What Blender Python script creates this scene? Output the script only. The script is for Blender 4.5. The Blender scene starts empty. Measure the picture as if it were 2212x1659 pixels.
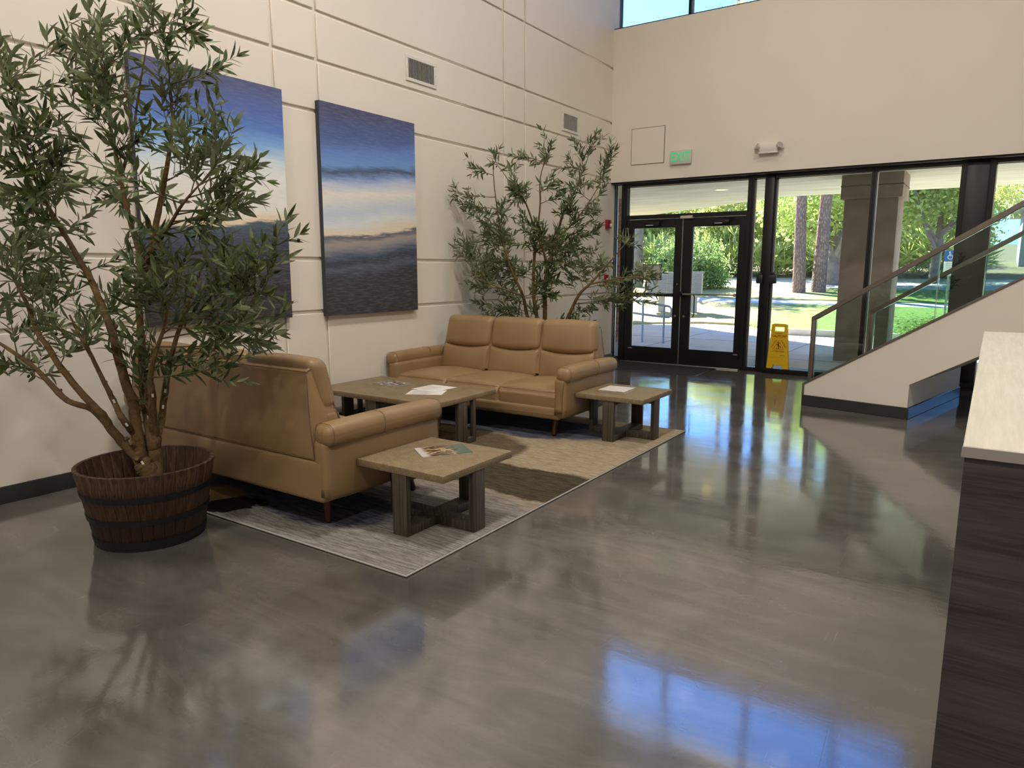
import bpy, bmesh, math, random
import numpy as np
from mathutils import Vector, Matrix
PI = math.pi
S = bpy.context.scene
COL = S.collection

# ---------------------------------------------------------------- camera
H0 = 1.4
YAW, PITCH, ROLL, FPX = 0.592943, 0.161770, 0.000987, 1528.38
cam_d = bpy.data.cameras.new('camera'); cam = bpy.data.objects.new('camera', cam_d); COL.objects.link(cam)
cam_d.sensor_width = 36.0; cam_d.lens = FPX / 2212 * 36.0; cam_d.clip_start = .05; cam_d.clip_end = 500
_f = Vector((-math.sin(YAW) * math.cos(PITCH), math.cos(YAW) * math.cos(PITCH), -math.sin(PITCH)))
_r = Vector((math.cos(YAW), math.sin(YAW), 0)); _u = _r.cross(_f)
_r2 = _r * math.cos(ROLL) + _u * math.sin(ROLL); _u2 = -_r * math.sin(ROLL) + _u * math.cos(ROLL)
cam.matrix_world = Matrix(((_r2.x, _u2.x, -_f.x, 0), (_r2.y, _u2.y, -_f.y, 0), (_r2.z, _u2.z, -_f.z, H0), (0, 0, 0, 1)))
S.camera = cam

# ---------------------------------------------------------------- world, sun, exposure
S.view_settings.view_transform = 'Standard'
S.view_settings.look = 'None'
S.view_settings.exposure = 0.22
S.view_settings.gamma = 1.0
S.view_settings.use_curve_mapping = False
S.cycles.use_denoising = True
S.cycles.max_bounces = 10
S.cycles.diffuse_bounces = 5
S.cycles.glossy_bounces = 5
S.cycles.transmission_bounces = 6
S.cycles.transparent_max_bounces = 24
S.cycles.sample_clamp_indirect = 6.0
S.cycles.caustics_reflective = False
S.cycles.caustics_refractive = False

W = bpy.data.worlds.new('sky'); S.world = W; W.use_nodes = True
nt = W.node_tree; nt.nodes.clear()
wo = nt.nodes.new('ShaderNodeOutputWorld'); bg = nt.nodes.new('ShaderNodeBackground')
sky = nt.nodes.new('ShaderNodeTexSky'); sky.sky_type = 'NISHITA'; sky.sun_disc = False
sky.sun_elevation = math.radians(40); sky.sun_rotation = math.radians(-53); sky.air_density = 1.0; sky.dust_density = .6; sky.ozone_density = 2.0
tc = nt.nodes.new('ShaderNodeTexCoord'); mp = nt.nodes.new('ShaderNodeMapping'); mp.inputs['Scale'].default_value = (1.4, 1.4, 3.2)
nz = nt.nodes.new('ShaderNodeTexNoise'); nz.inputs['Scale'].default_value = 2.6; nz.inputs['Detail'].default_value = 7; nz.inputs['Roughness'].default_value = .6
cr = nt.nodes.new('ShaderNodeValToRGB'); cr.color_ramp.elements[0].position = .52; cr.color_ramp.elements[1].position = .9
mx = nt.nodes.new('ShaderNodeMix'); mx.data_type = 'RGBA'; mx.inputs['B'].default_value = (1.5, 1.75, 2.1, 1)
nt.links.new(tc.outputs['Generated'], mp.inputs['Vector']); nt.links.new(mp.outputs[0], nz.inputs['Vector'])
nt.links.new(nz.outputs[0], cr.inputs[0]); nt.links.new(cr.outputs[0], mx.inputs['Factor'])
tn = nt.nodes.new('ShaderNodeMix'); tn.data_type = 'RGBA'; tn.blend_type = 'MULTIPLY'; tn.inputs['Factor'].default_value = 1; tn.inputs['B'].default_value = (.33, .62, 1.10, 1)
nt.links.new(sky.outputs[0], tn.inputs['A']); nt.links.new(tn.outputs['Result'], mx.inputs['A']); nt.links.new(mx.outputs['Result'], bg.inputs[0])
bg.inputs[1].default_value = 0.48
nt.links.new(bg.outputs[0], wo.inputs[0])

sd = bpy.data.lights.new('sun', 'SUN'); sd.energy = 27.0; sd.angle = math.radians(.6); sd.color = (1, .95, .86)
sun = bpy.data.objects.new('sun', sd); COL.objects.link(sun)
SUNDIR = Vector((-1.0, .76, 1.0)).normalized()          # towards the sun
sun.rotation_euler = SUNDIR.to_track_quat('Z', 'Y').to_euler()

# ceiling lamps of the lobby: area lights, each belongs to a lamp housing built below
LAMPS = [(-2.4, -1.6, 100), (.9, -1.2, 95), (-2.0, 3.2, 120), (1.6, 3.4, 80), (-2.0, 7.0, 30), (2.2, 7.2, 30)]
ROOMZ = 6.4
LAMP_COL = (1.0, .93, .85)
for i, (x, y, e) in enumerate(LAMPS):
    ld = bpy.data.lights.new('lamp_light', 'AREA'); ld.shape = 'DISK'; ld.size = .55; ld.energy = e; ld.color = LAMP_COL
    lo = bpy.data.objects.new('lamp_light', ld); COL.objects.link(lo); lo.location = (x, y, ROOMZ - .09)

# ---------------------------------------------------------------- helpers
def link(o, parent=None):
    COL.objects.link(o)
    if parent is not None: o.parent = parent
    return o
def tag(o, label=None, cat=None, group=None, kind=None):
    if label: o['label'] = label
    if cat: o['category'] = cat
    if group: o['group'] = group
    if kind: o['kind'] = kind
    return o
def empty(name, loc=(0, 0, 0), rz=0, label=None, cat=None, group=None, kind=None, parent=None):
    o = bpy.data.objects.new(name, None); link(o, parent); o.location = loc; o.rotation_euler = (0, 0, rz)
    o.empty_display_size = .1
    return tag(o, label, cat, group, kind)
def obj(name, me, mat=None, parent=None, smooth=False):
    if mat is not None and not me.materials: me.materials.append(mat)
    if smooth: me.shade_smooth()
    return link(bpy.data.objects.new(name, me), parent)
def mesh(name, v, f):
    me = bpy.data.meshes.new(name); me.from_pydata([tuple(map(float, p)) for p in v], [], f); me.update(); return me
class MB:
    def __init__(s): s.v = []; s.f = []
    def add(s, v, f):
        n = len(s.v); s.v += [tuple(p) for p in v]; s.f += [tuple(i + n for i in q) for q in f]; return s
    def box(s, x0, x1, y0, y1, z0, z1):
        v = [(x, y, z) for x in (x0, x1) for y in (y0, y1) for z in (z0, z1)]
        return s.add(v, [(0, 1, 3, 2), (4, 6, 7, 5), (0, 4, 5, 1), (2, 3, 7, 6), (0, 2, 6, 4), (1, 5, 7, 3)])
    def prism(s, poly, axis, a, b):
        n = len(poly); v = []
        for t in (a, b):
            for p in poly:
                v.append((t, p[0], p[1]) if axis == 0 else (p[0], t, p[1]) if axis == 1 else (p[0], p[1], t))
        f = [tuple(range(n)), tuple(range(2 * n - 1, n - 1, -1))]
        for i in range(n): j = (i + 1) % n; f.append((i, n + i, n + j, j))
        return s.add(v, f)
    def tube(s, pts, rad, n=8, cap=True):
        pts = [Vector(p) for p in pts]
        if not isinstance(rad, (list, tuple)): rad = [rad] * len(pts)
        v = []; up = None
        for i, p in enumerate(pts):
            t = (pts[min(i + 1, len(pts) - 1)] - pts[max(i - 1, 0)])
            if t.length < 1e-9: t = Vector((0, 0, 1))
            t.normalize()
            if up is None: up = Vector((0, 0, 1)) if abs(t.z) < .9 else Vector((1, 0, 0))
            a = t.cross(up)
            if a.length < 1e-6: a = t.orthogonal()
            a.normalize(); b = a.cross(t); up = b
            for k in range(n):
                an = 2 * PI * k / n; v.append(p + (a * math.cos(an) + b * math.sin(an)) * rad[i])
        f = []
        for i in range(len(pts) - 1):
            for k in range(n):
                k2 = (k + 1) % n; f.append((i * n + k, i * n + k2, (i + 1) * n + k2, (i + 1) * n + k))
        if cap:
            f.append(tuple(range(n - 1, -1, -1))); m = (len(pts) - 1) * n; f.append(tuple(m + k for k in range(n)))
        return s.add(v, f)
    def lathe(s, prof, n=24, c=(0, 0)):
        v = []
        for r, z in prof:
            for k in range(n): a = 2 * PI * k / n; v.append((c[0] + r * math.cos(a), c[1] + r * math.sin(a), z))
        f = []
        for i in range(len(prof) - 1):
            for k in range(n):
                k2 = (k + 1) % n; f.append((i * n + k, i * n + k2, (i + 1) * n + k2, (i + 1) * n + k))
        return s.add(v, f)
    def build(s, name, mat, parent=None, bevel=0, smooth=False, seg=2):
        me = mesh(name, s.v, s.f); bm = bmesh.new(); bm.from_mesh(me)
        bmesh.ops.recalc_face_normals(bm, faces=bm.faces)
        if bevel:
            ed = [e for e in bm.edges if len(e.link_faces) == 2 and e.calc_face_angle(0) > .5]
            bmesh.ops.bevel(bm, geom=ed, offset=bevel, segments=seg, affect='EDGES', profile=.5, clamp_overlap=True)
        bm.to_mesh(me); bm.free()
        o = obj(name, me, mat, parent)
        if smooth or bevel: me.shade_smooth(); _auto(me)
        return o
def _auto(me, ang=.7):
    bm = bmesh.new(); bm.from_mesh(me)
    for e in bm.edges:
        if len(e.link_faces) == 2 and e.calc_face_angle(0) > ang: e.smooth = False
    bm.to_mesh(me); bm.free()
def box(name, x0, x1, y0, y1, z0, z1, mat, parent=None, bevel=0, seg=2):
    return MB().box(x0, x1, y0, y1, z0, z1).build(name, mat, parent, bevel, seg=seg)
def tube(name, pts, rad, mat, parent=None, n=10):
    return MB().tube(pts, rad, n).build(name, mat, parent, smooth=True)
def rbox(name, c, size, r, mat, parent=None, n=14, deform=None):
    """rounded soft box; deform(p, q) gets the world point p and q in [-1,1]^3"""
    hx, hy, hz = [a / 2 for a in size]; bm = bmesh.new(); idx = {}
    def vert(q):
        k = tuple(round(a, 5) for a in q)
        if k not in idx:
            P = Vector((q[0] * hx, q[1] * hy, q[2] * hz))
            I = Vector((max(-hx + r, min(hx - r, P.x)), max(-hy + r, min(hy - r, P.y)), max(-hz + r, min(hz - r, P.z))))
            d = P - I
            if d.length > 1e-9: P = I + d.normalized() * r
            P = P + Vector(c)
            if deform: P = Vector(deform(P, q))
            idx[k] = bm.verts.new(P)
        return idx[k]
    def par(h, m):  # denser near the rounding
        a = [-1, -1 + .3 * r / h, -1 + .65 * r / h, -1 + r / h]; L = 1 - r / h
        inner = [-L + 2 * L * i / m for i in range(m + 1)]
        return sorted(set([round(t, 6) for t in a + inner + [-t for t in a]]))
    ux, uy, uz = par(hx, n), par(hy, max(4, n // 2)), par(hz, max(4, n // 2))
    def face(A, B, mk):
        for i in range(len(A) - 1):
            for j in range(len(B) - 1):
                try: bm.faces.new([vert(mk(A[i], B[j])), vert(mk(A[i + 1], B[j])), vert(mk(A[i + 1], B[j + 1])), vert(mk(A[i], B[j + 1]))])
                except ValueError: pass
    for s_ in (-1, 1):
        face(ux, uy, lambda a, b: (a, b, s_)); face(ux, uz, lambda a, b: (a, s_, b)); face(uy, uz, lambda a, b: (s_, a, b))
    bmesh.ops.recalc_face_normals(bm, faces=bm.faces)
    me = bpy.data.meshes.new(name); bm.to_mesh(me); bm.free()
    return obj(name, me, mat, parent, True)
def copy_tree(o, parent=None):
    c = o.copy(); link(c, parent)
    if parent is not None: c.matrix_parent_inverse = o.matrix_parent_inverse.copy()
    for ch in list(o.children): copy_tree(ch, c)
    return c
def text(name, s, size, mat, parent, loc, rot, ext=.0008, align='CENTER', sx=1.0, shear=0, off=0):
    cu = bpy.data.curves.new(name, 'FONT'); cu.body = s; cu.size = size; cu.extrude = ext; cu.align_x = align; cu.align_y = 'CENTER'; cu.shear = shear; cu.offset = off
    tmp = bpy.data.objects.new('tmp', cu); COL.objects.link(tmp); bpy.context.view_layer.update()
    me = bpy.data.meshes.new_from_object(tmp.evaluated_get(bpy.context.evaluated_depsgraph_get())); bpy.data.objects.remove(tmp); me.materials.clear(); me.materials.append(mat)
    o = link(bpy.data.objects.new(name, me), parent); o.location = loc; o.rotation_euler = rot; o.scale = (sx, 1, 1)
    return o

# ---------------------------------------------------------------- materials
def srgb(r, g, b):
    f = lambda c: (c / 255 / 12.92) if c / 255 <= .04045 else ((c / 255 + .055) / 1.055) ** 2.4
    return (f(r), f(g), f(b), 1)
class M:
    def __init__(s, name, col=(.5, .5, .5), rough=.5, metal=0, spec=.5, coat=0):
        s.m = bpy.data.materials.new(name); s.m.use_nodes = True; s.t = s.m.node_tree
        s.b = s.t.nodes['Principled BSDF']; s.o = s.t.nodes['Material Output']
        c = tuple(col) if len(col) == 4 else tuple(col) + (1,)
        s.set('Base Color', c); s.set('Roughness', rough); s.set('Metallic', metal); s.set('Specular IOR Level', spec)
        if coat: s.set('Coat Weight', coat); s.set('Coat Roughness', .08)
    def set(s, k, v): s.b.inputs[k].default_value = v
    def n(s, typ, **kw):
        nd = s.t.nodes.new(typ)
        for k, v in kw.items():
            if k in nd.inputs.keys(): nd.inputs[k].default_value = v
            else: setattr(nd, k, v)
        return nd
    def l(s, a, b): s.t.links.new(a, b)
    def coord(s, kind='Object', scale=(1, 1, 1), rot=(0, 0, 0), loc=(0, 0, 0)):
        t = s.n('ShaderNodeTexCoord'); m = s.n('ShaderNodeMapping')
        m.inputs['Scale'].default_value = scale; m.inputs['Rotation'].default_value = rot; m.inputs['Location'].default_value = loc
        s.l(t.outputs[kind], m.inputs['Vector']); return m.outputs[0]
    def noise(s, vec, scale=5, detail=4, rough=.5, dist=0):
        nd = s.n('ShaderNodeTexNoise'); nd.inputs['Scale'].default_value = scale; nd.inputs['Detail'].default_value = detail
        nd.inputs['Roughness'].default_value = rough; nd.inputs['Distortion'].default_value = dist; s.l(vec, nd.inputs['Vector']); return nd.outputs[0]
    def ramp(s, fac, stops, interp='LINEAR'):
        nd = s.n('ShaderNodeValToRGB'); cr = nd.color_ramp; cr.interpolation = interp
        while len(cr.elements) > 1: cr.elements.remove(cr.elements[-1])
        for i, (p, c) in enumerate(stops):
            e = cr.elements[0] if i == 0 else cr.elements.new(p)
            e.position = p; e.color = c if len(c) == 4 else tuple(c) + (1,)
        s.l(fac, nd.inputs[0]); return nd.outputs[0]
    def mix(s, fac, a, b, mode='MIX'):
        nd = s.n('ShaderNodeMix'); nd.data_type = 'RGBA'; nd.blend_type = mode
        for k, v in (('Factor', fac), ('A', a), ('B', b)):
            if hasattr(v, 'is_linked') or isinstance(v, bpy.types.NodeSocket): s.l(v, nd.inputs[k])
            else: nd.inputs[k].default_value = v
        return nd.outputs['Result']
    def math(s, op, a, b=0, c=0, clamp=False):
        nd = s.n('ShaderNodeMath'); nd.operation = op; nd.use_clamp = clamp
        for i, v in enumerate((a, b, c)):
            if isinstance(v, bpy.types.NodeSocket): s.l(v, nd.inputs[i])
            else: nd.inputs[i].default_value = v
        return nd.outputs[0]
    def bump(s, h, strength=.2, dist=.01, normal=None):
        nd = s.n('ShaderNodeBump'); nd.inputs['Strength'].default_value = strength; nd.inputs['Distance'].default_value = dist
        s.l(h, nd.inputs['Height'])
        if normal is not None: s.l(normal, nd.inputs['Normal'])
        s.l(nd.outputs[0], s.b.inputs['Normal']); return nd.outputs[0]
    def col(s, c): s.l(c, s.b.inputs['Base Color'])
def simple(name, col, rough=.5, metal=0, var=0, scale=30, bump=0, **k):
    m = M(name, col, rough, metal, **k)
    if var or bump:
        v = m.coord(); nz = m.noise(v, scale, 5)
        c = tuple(col)[:3]
        if var: m.col(m.ramp(nz, [(.3, tuple(x * (1 - var) for x in c)), (.7, tuple(min(1, x * (1 + var)) for x in c))]))
        if bump: m.bump(nz, bump, .004)
    return m.m

MT = {}
# painted plaster
m = M('wall_paint', (.80, .745, .66), .62, spec=.3); v = m.coord(); m.col(m.ramp(m.noise(v, 1.3, 3), [(.3, (.79, .735, .655)), (.7, (.82, .765, .685))])); m.bump(m.noise(v, 260, 3), .05, .002); MT['wall'] = m.m
MT['ceil'] = simple('ceiling_paint', (.78, .74, .67), .8)
# stained polished concrete floor
m = M('polished_concrete', (.1, .09, .08), .1, spec=.5)
v = m.coord()
wv = m.coord(scale=(1, .8, 1), rot=(0, 0, .5))
big = m.noise(wv, .55, 3, .5, 1.2); mid = m.noise(wv, 1.4, 6, .55, 2.0)
strk = m.noise(m.coord(scale=(1.2, 5.5, 1), rot=(0, 0, .35)), 1.1, 6, .6, 1.4)
f = m.math('ADD', m.math('MULTIPLY', big, .5), m.math('ADD', m.math('MULTIPLY', mid, .3), m.math('MULTIPLY', strk, .3)))
c = m.ramp(f, [(.38, srgb(60, 59, 58)), (.50, srgb(84, 82, 79)), (.58, srgb(98, 95, 91)), (.70, srgb(118, 115, 110))])
fine = m.noise(v, 60, 4, .6)
c = m.mix(m.math('MULTIPLY', fine, .22), c, srgb(64, 61, 57), 'MIX')
for rz_, sc_ in ((.9, 7), (2.2, 9), (-.3, 6)):
    sn = m.noise(m.coord(scale=(60, 1.6, 1), rot=(0, 0, rz_)), sc_ * .4, 3, .5, .15); c = m.mix(m.ramp(sn, [(.74, (0, 0, 0)), (.79, (.4,) * 3)]), c, srgb(168, 166, 160))
m.col(c)
m.l(m.ramp(m.noise(v, 2.2, 5, .6), [(.35, (.055,) * 3), (.7, (.15,) * 3)]), m.b.inputs['Roughness'])
scr = m.n('ShaderNodeTexVoronoi'); scr.feature = 'DISTANCE_TO_EDGE'; scr.inputs['Scale'].default_value = 5
m.l(m.coord(scale=(1, .3, 1), rot=(0, 0, 1.0)), scr.inputs['Vector'])
scrv = m.ramp(scr.outputs['Distance'], [(0, (0, 0, 0)), (.012, (1, 1, 1))])
h1 = m.math('ADD', m.math('MULTIPLY', m.noise(v, .9, 2, .4), 1.0), m.math('MULTIPLY', m.noise(m.coord(scale=(1, 2.2, 1), rot=(0, 0, .4)), 3.5, 3, .5), .22))
nb = m.n('ShaderNodeBump'); nb.inputs['Strength'].default_value = .12; nb.inputs['Distance'].default_value = .02; m.l(h1, nb.inputs['Height'])
m.bump(m.math('ADD', m.math('MULTIPLY', scrv, .15), m.math('MULTIPLY', m.noise(v, 95, 3, .6), .35)), .06, .003, nb.outputs[0])
m.set('IOR', 2.35)
MT['floor'] = m.m
MT['base'] = simple('black_rubber_base', (.028, .03, .031), .42)
MT['black'] = simple('black_anodised_metal', (.012, .012, .013), .38, .3)
MT['blackm'] = simple('black_plastic', (.015, .015, .016), .45)
MT['dark_strip'] = simple('dark_gasket', (.004, .004, .004), .6)
MT['steel'] = simple('brushed_steel', (.42, .41, .39), .32, 1.0)
MT['alu'] = simple('aluminium', (.62, .61, .58), .35, 1.0)
MT['bronze'] = simple('bronze_rail', (.20, .17, .15), .42, .6)
MT['white'] = simple('white_plastic', (.72, .70, .66), .45)
MT['whitep'] = simple('white_register_paint', (.74, .72, .67), .45)
MT['darkhole'] = simple('dark_duct', (.03, .03, .03), .9)
def glassmat(name, tint=(1, 1, 1), ior=1.45, rough=0.0, boost=1.0):
    m = M(name); t = m.t; t.nodes.remove(m.b)
    fr = m.n('ShaderNodeFresnel'); fr.inputs['IOR'].default_value = ior
    tr = m.n('ShaderNodeBsdfTransparent'); tr.inputs[0].default_value = tuple(tint) + (1,)
    gl = m.n('ShaderNodeBsdfGlossy'); gl.inputs['Roughness'].default_value = rough
    mx = m.n('ShaderNodeMixShader')
    m.l(m.math('MULTIPLY', fr.outputs[0], boost, clamp=True), mx.inputs[0]); m.l(tr.outputs[0], mx.inputs[1]); m.l(gl.outputs[0], mx.inputs[2]); m.l(mx.outputs[0], m.o.inputs[0])
    return m.m
MT['glass'] = glassmat('window_glass', (.985, .995, .99), 1.42)
MT['sglass'] = glassmat('balustrade_glass', (.80, .88, .85), 1.5)
MT['sglass_edge'] = simple('glass_edge', (.45, .68, .58), .2)
# leather
m = M('tan_leather', (.42, .26, .125), .4, spec=.45); v = m.coord(); nz = m.noise(v, 3.2, 4)
m.col(m.ramp(nz, [(.3, (.265, .168, .080)), (.7, (.325, .210, .106))]))
vo = m.n('ShaderNodeTexVoronoi'); vo.inputs['Scale'].default_value = 420; m.l(v, vo.inputs['Vector'])
m.bump(m.math('ADD', m.math('MULTIPLY', vo.outputs[0], .3), m.math('MULTIPLY', m.noise(v, 16, 4), .7)), .12, .006); MT['leather'] = m.m
MT['seam'] = simple('dark_seam', (.15, .09, .045), .6)
MT['legwood'] = simple('reddish_walnut', (.055, .016, .009), .28, var=.3, scale=20)
# table stone-look top
m = M('bark_veneer_top', (.25, .2, .13), .5, spec=.4); v = m.coord()
a = m.noise(v, 9, 8, .7, 1.5); b = m.noise(v, 130, 4, .7)
c = m.ramp(a, [(.3, srgb(124, 108, 82)), (.55, srgb(146, 128, 99)), (.75, srgb(166, 149, 118))])
c = m.mix(m.ramp(b, [(.42, (0, 0, 0)), (.6, (.55,) * 3)]), c, srgb(100, 86, 64))
m.col(c); m.bump(b, .35, .004); MT['top'] = m.m
m = M('grey_oak', (.07, .06, .05), .5, spec=.35); v = m.coord(scale=(60, 60, 1.6)); g = m.noise(v, 1.6, 5, .6)
m.col(m.ramp(g, [(.3, srgb(52, 46, 40)), (.55, srgb(86, 78, 68)), (.75, srgb(112, 102, 90))]))
wv = m.n('ShaderNodeTexWave'); wv.wave_type = 'BANDS'; wv.bands_direction = 'DIAGONAL'; wv.inputs['Scale'].default_value = 22; wv.inputs['Distortion'].default_value = 1.2
m.l(m.coord(scale=(1, 1, .02)), wv.inputs['Vector']); m.bump(m.math('ADD', g, m.math('MULTIPLY', wv.outputs['Fac'], .6)), .5, .004); MT['oak'] = m.m
# planter wood
m = M('burnt_cedar', (.1, .05, .02), .62, spec=.3); v = m.coord(scale=(34, 34, 1.3)); g = m.noise(v, 1.5, 6, .6, .6)
c = m.ramp(g, [(.3, srgb(34, 24, 18)), (.5, srgb(72, 54, 40)), (.68, srgb(112, 88, 66))])
oi = m.n('ShaderNodeObjectInfo'); c = m.mix(m.math('MULTIPLY', oi.outputs['Random'], .55), c, srgb(58, 42, 31)); m.col(c); m.bump(g, .5, .004); MT['cedar'] = m.m
MT['hoop'] = simple('black_iron_hoop', (.012, .013, .016), .5, .4)
MT['moss'] = simple('dark_soil', (.02, .014, .01), .95, var=.4, scale=60, bump=.8)
# bark
m = M('olive_bark', (.25, .17, .09), .75, spec=.2); v = m.coord(); g = m.noise(v, 14, 6, .7, .8); g2 = m.noise(v, 120, 3, .7)
m.col(m.ramp(g, [(.3, srgb(84, 66, 44)), (.55, srgb(118, 96, 66)), (.75, srgb(146, 124, 92))])); m.bump(m.math('ADD', g, m.math('MULTIPLY', g2, .5)), .8, .012); MT['bark'] = m.m
MT['twig'] = simple('olive_twig', (.12, .10, .05), .6)
MT['tagw'] = simple('white_tag', (.8, .8, .78), .5)
MT['olive'] = simple('black_olive', (.012, .01, .014), .25)
def leafmat(name, lo, hi, under, trans=.25, nscale=9):
    m = M(name, lo, .42, spec=.4); v = m.coord('Object') ; g = m.n('ShaderNodeNewGeometry')
    nz = m.noise(g.outputs['Position'], nscale, 2)
    top = m.ramp(nz, [(.35, lo), (.65, hi)]); c = m.mix(g.outputs['Backfacing'], top, tuple(under) + (1,)); m.col(c)
    tr = m.n('ShaderNodeBsdfTranslucent'); m.l(c, tr.inputs[0]); mx = m.n('ShaderNodeMixShader'); mx.inputs[0].default_value = trans
    m.l(m.b.outputs[0], mx.inputs[1]); m.l(tr.outputs[0], mx.inputs[2]); m.l(mx.outputs[0], m.o.inputs[0]); return m.m
MT['leaf'] = leafmat('olive_leaf', (.035, .062, .020), (.12, .155, .05), (.22, .26, .135), .2, 20)
T1_B= [[[-3.578,1.925,0.291,0.045],[-3.595,1.914,0.347,0.05],[-3.616,1.899,0.392,0.042],[-3.633,1.888,0.429,0.03],[-3.665,1.842,0.492,0.024],[-3.684,1.793,0.58,0.022],[-3.689,1.753,0.668,0.019],[-3.734,1.699,0.765,0.017],[-3.795,1.634,0.908,0.015],[-3.863,1.612,1.012,0.013],[-3.902,1.586,1.093,0.012],[-3.928,1.568,1.218,0.01],[-4.022,1.565,1.33,0.007],[-4.116,1.562,1.443,0.004]],[[-3.684,1.793,0.58,0.02],[-3.811,1.768,0.676,0.016],[-3.969,1.722,0.713,0.015],[-4.067,1.692,0.796,0.014],[-4.156,1.656,0.885,0.012],[-4.259,1.611,0.958,0.01],[-4.369,1.573,1.021,0.006]],[[-3.624,1.894,0.417,0.036],[-3.628,1.891,0.511,0.032],[-3.652,1.899,0.623,0.028],[-3.654,1.898,0.704,0.026],[-3.658,1.871,0.81,0.024],[-3.681,1.855,0.952,0.022],[-3.699,1.843,1.087,0.02],[-3.763,1.824,1.257,0.017],[-3.824,1.82,1.356,0.015],[-3.911,1.797,1.491,0.013],[-3.988,1.769,1.626,0.011],[-4.034,1.738,1.746,0.008],[-4.033,1.679,1.92,0.006],[-4.007,1.636,2.043,0.004],[-4.032,1.619,2.236,0.003]],[[-3.641,1.882,0.546,0.016],[-3.591,1.819,0.621,0.017],[-3.593,1.794,0.673,0.015],[-3.614,1.78,0.744,0.013],[-3.614,1.756,0.806,0.012],[-3.614,1.72,0.904,0.01],[-3.608,1.688,0.988,0.009],[-3.616,1.658,1.068,0.007],[-3.655,1.632,1.179,0.004]],[[-3.573,1.928,0.304,0.045],[-3.608,1.965,0.365,0.044],[-3.611,1.963,0.441,0.036],[-3.613,1.962,0.504,0.038],[-3.654,1.97,0.623,0.025],[-3.666,1.962,0.747,0.021],[-3.634,1.948,0.875,0.019],[-3.626,1.953,1.013,0.018],[-3.606,1.942,1.165,0.016],[-3.568,1.931,1.306,0.015],[-3.553,1.942,1.444,0.013],[-3.571,1.929,1.567,0.012],[-3.566,1.897,1.725,0.011],[-3.56,1.877,1.891,0.009],[-3.577,1.865,2.037,0.007],[-3.634,1.887,2.2,0.005],[-3.638,1.884,2.362,0.003]],[[-3.601,1.97,0.529,0.024],[-3.553,1.941,0.664,0.022],[-3.499,1.918,0.771,0.019],[-3.472,1.9,0.859,0.014],[-3.425,1.907,0.978,0.011],[-3.385,1.934,1.093,0.008],[-3.312,1.923,1.199,0.005]],[[-3.595,1.974,0.524,0.022],[-3.619,2.018,0.581,0.019],[-3.625,2.038,0.665,0.018],[-3.638,2.065,0.748,0.018],[-3.645,2.096,0.857,0.015],[-3.618,2.115,0.969,0.013],[-3.601,2.151,1.08,0.011],[-3.571,2.171,1.166,0.01],[-3.568,2.233,1.3,0.008],[-3.52,2.266,1.423,0.005]],[[-3.603,1.944,1.212,0.014],[-3.542,1.949,1.352,0.017],[-3.538,1.988,1.479,0.017],[-3.522,2.023,1.624,0.015],[-3.526,2.056,1.735,0.013],[-3.486,2.084,1.92,0.011],[-3.48,2.111,2.062,0.008],[-3.47,2.119,2.17,0.006],[-3.473,2.116,2.297,0.004]],[[-3.526,1.96,1.421,0.012],[-3.399,1.949,1.521,0.011],[-3.307,1.963,1.603,0.009],[-3.191,1.968,1.699,0.007],[-3.105,2.002,1.781,0.004]],[[-3.587,1.883,1.8,0.008],[-3.596,1.973,2.031,0.007],[-3.601,2.03,2.259,0.005],[-3.559,2.058,2.454,0.003],[-3.532,2.077,2.582,0.002]],[[-3.549,2.065,1.112,0.008],[-3.385,2.055,1.144,0.006],[-3.196,2.062,1.151,0.005],[-3.102,2.125,1.128,0.003]]]
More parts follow.
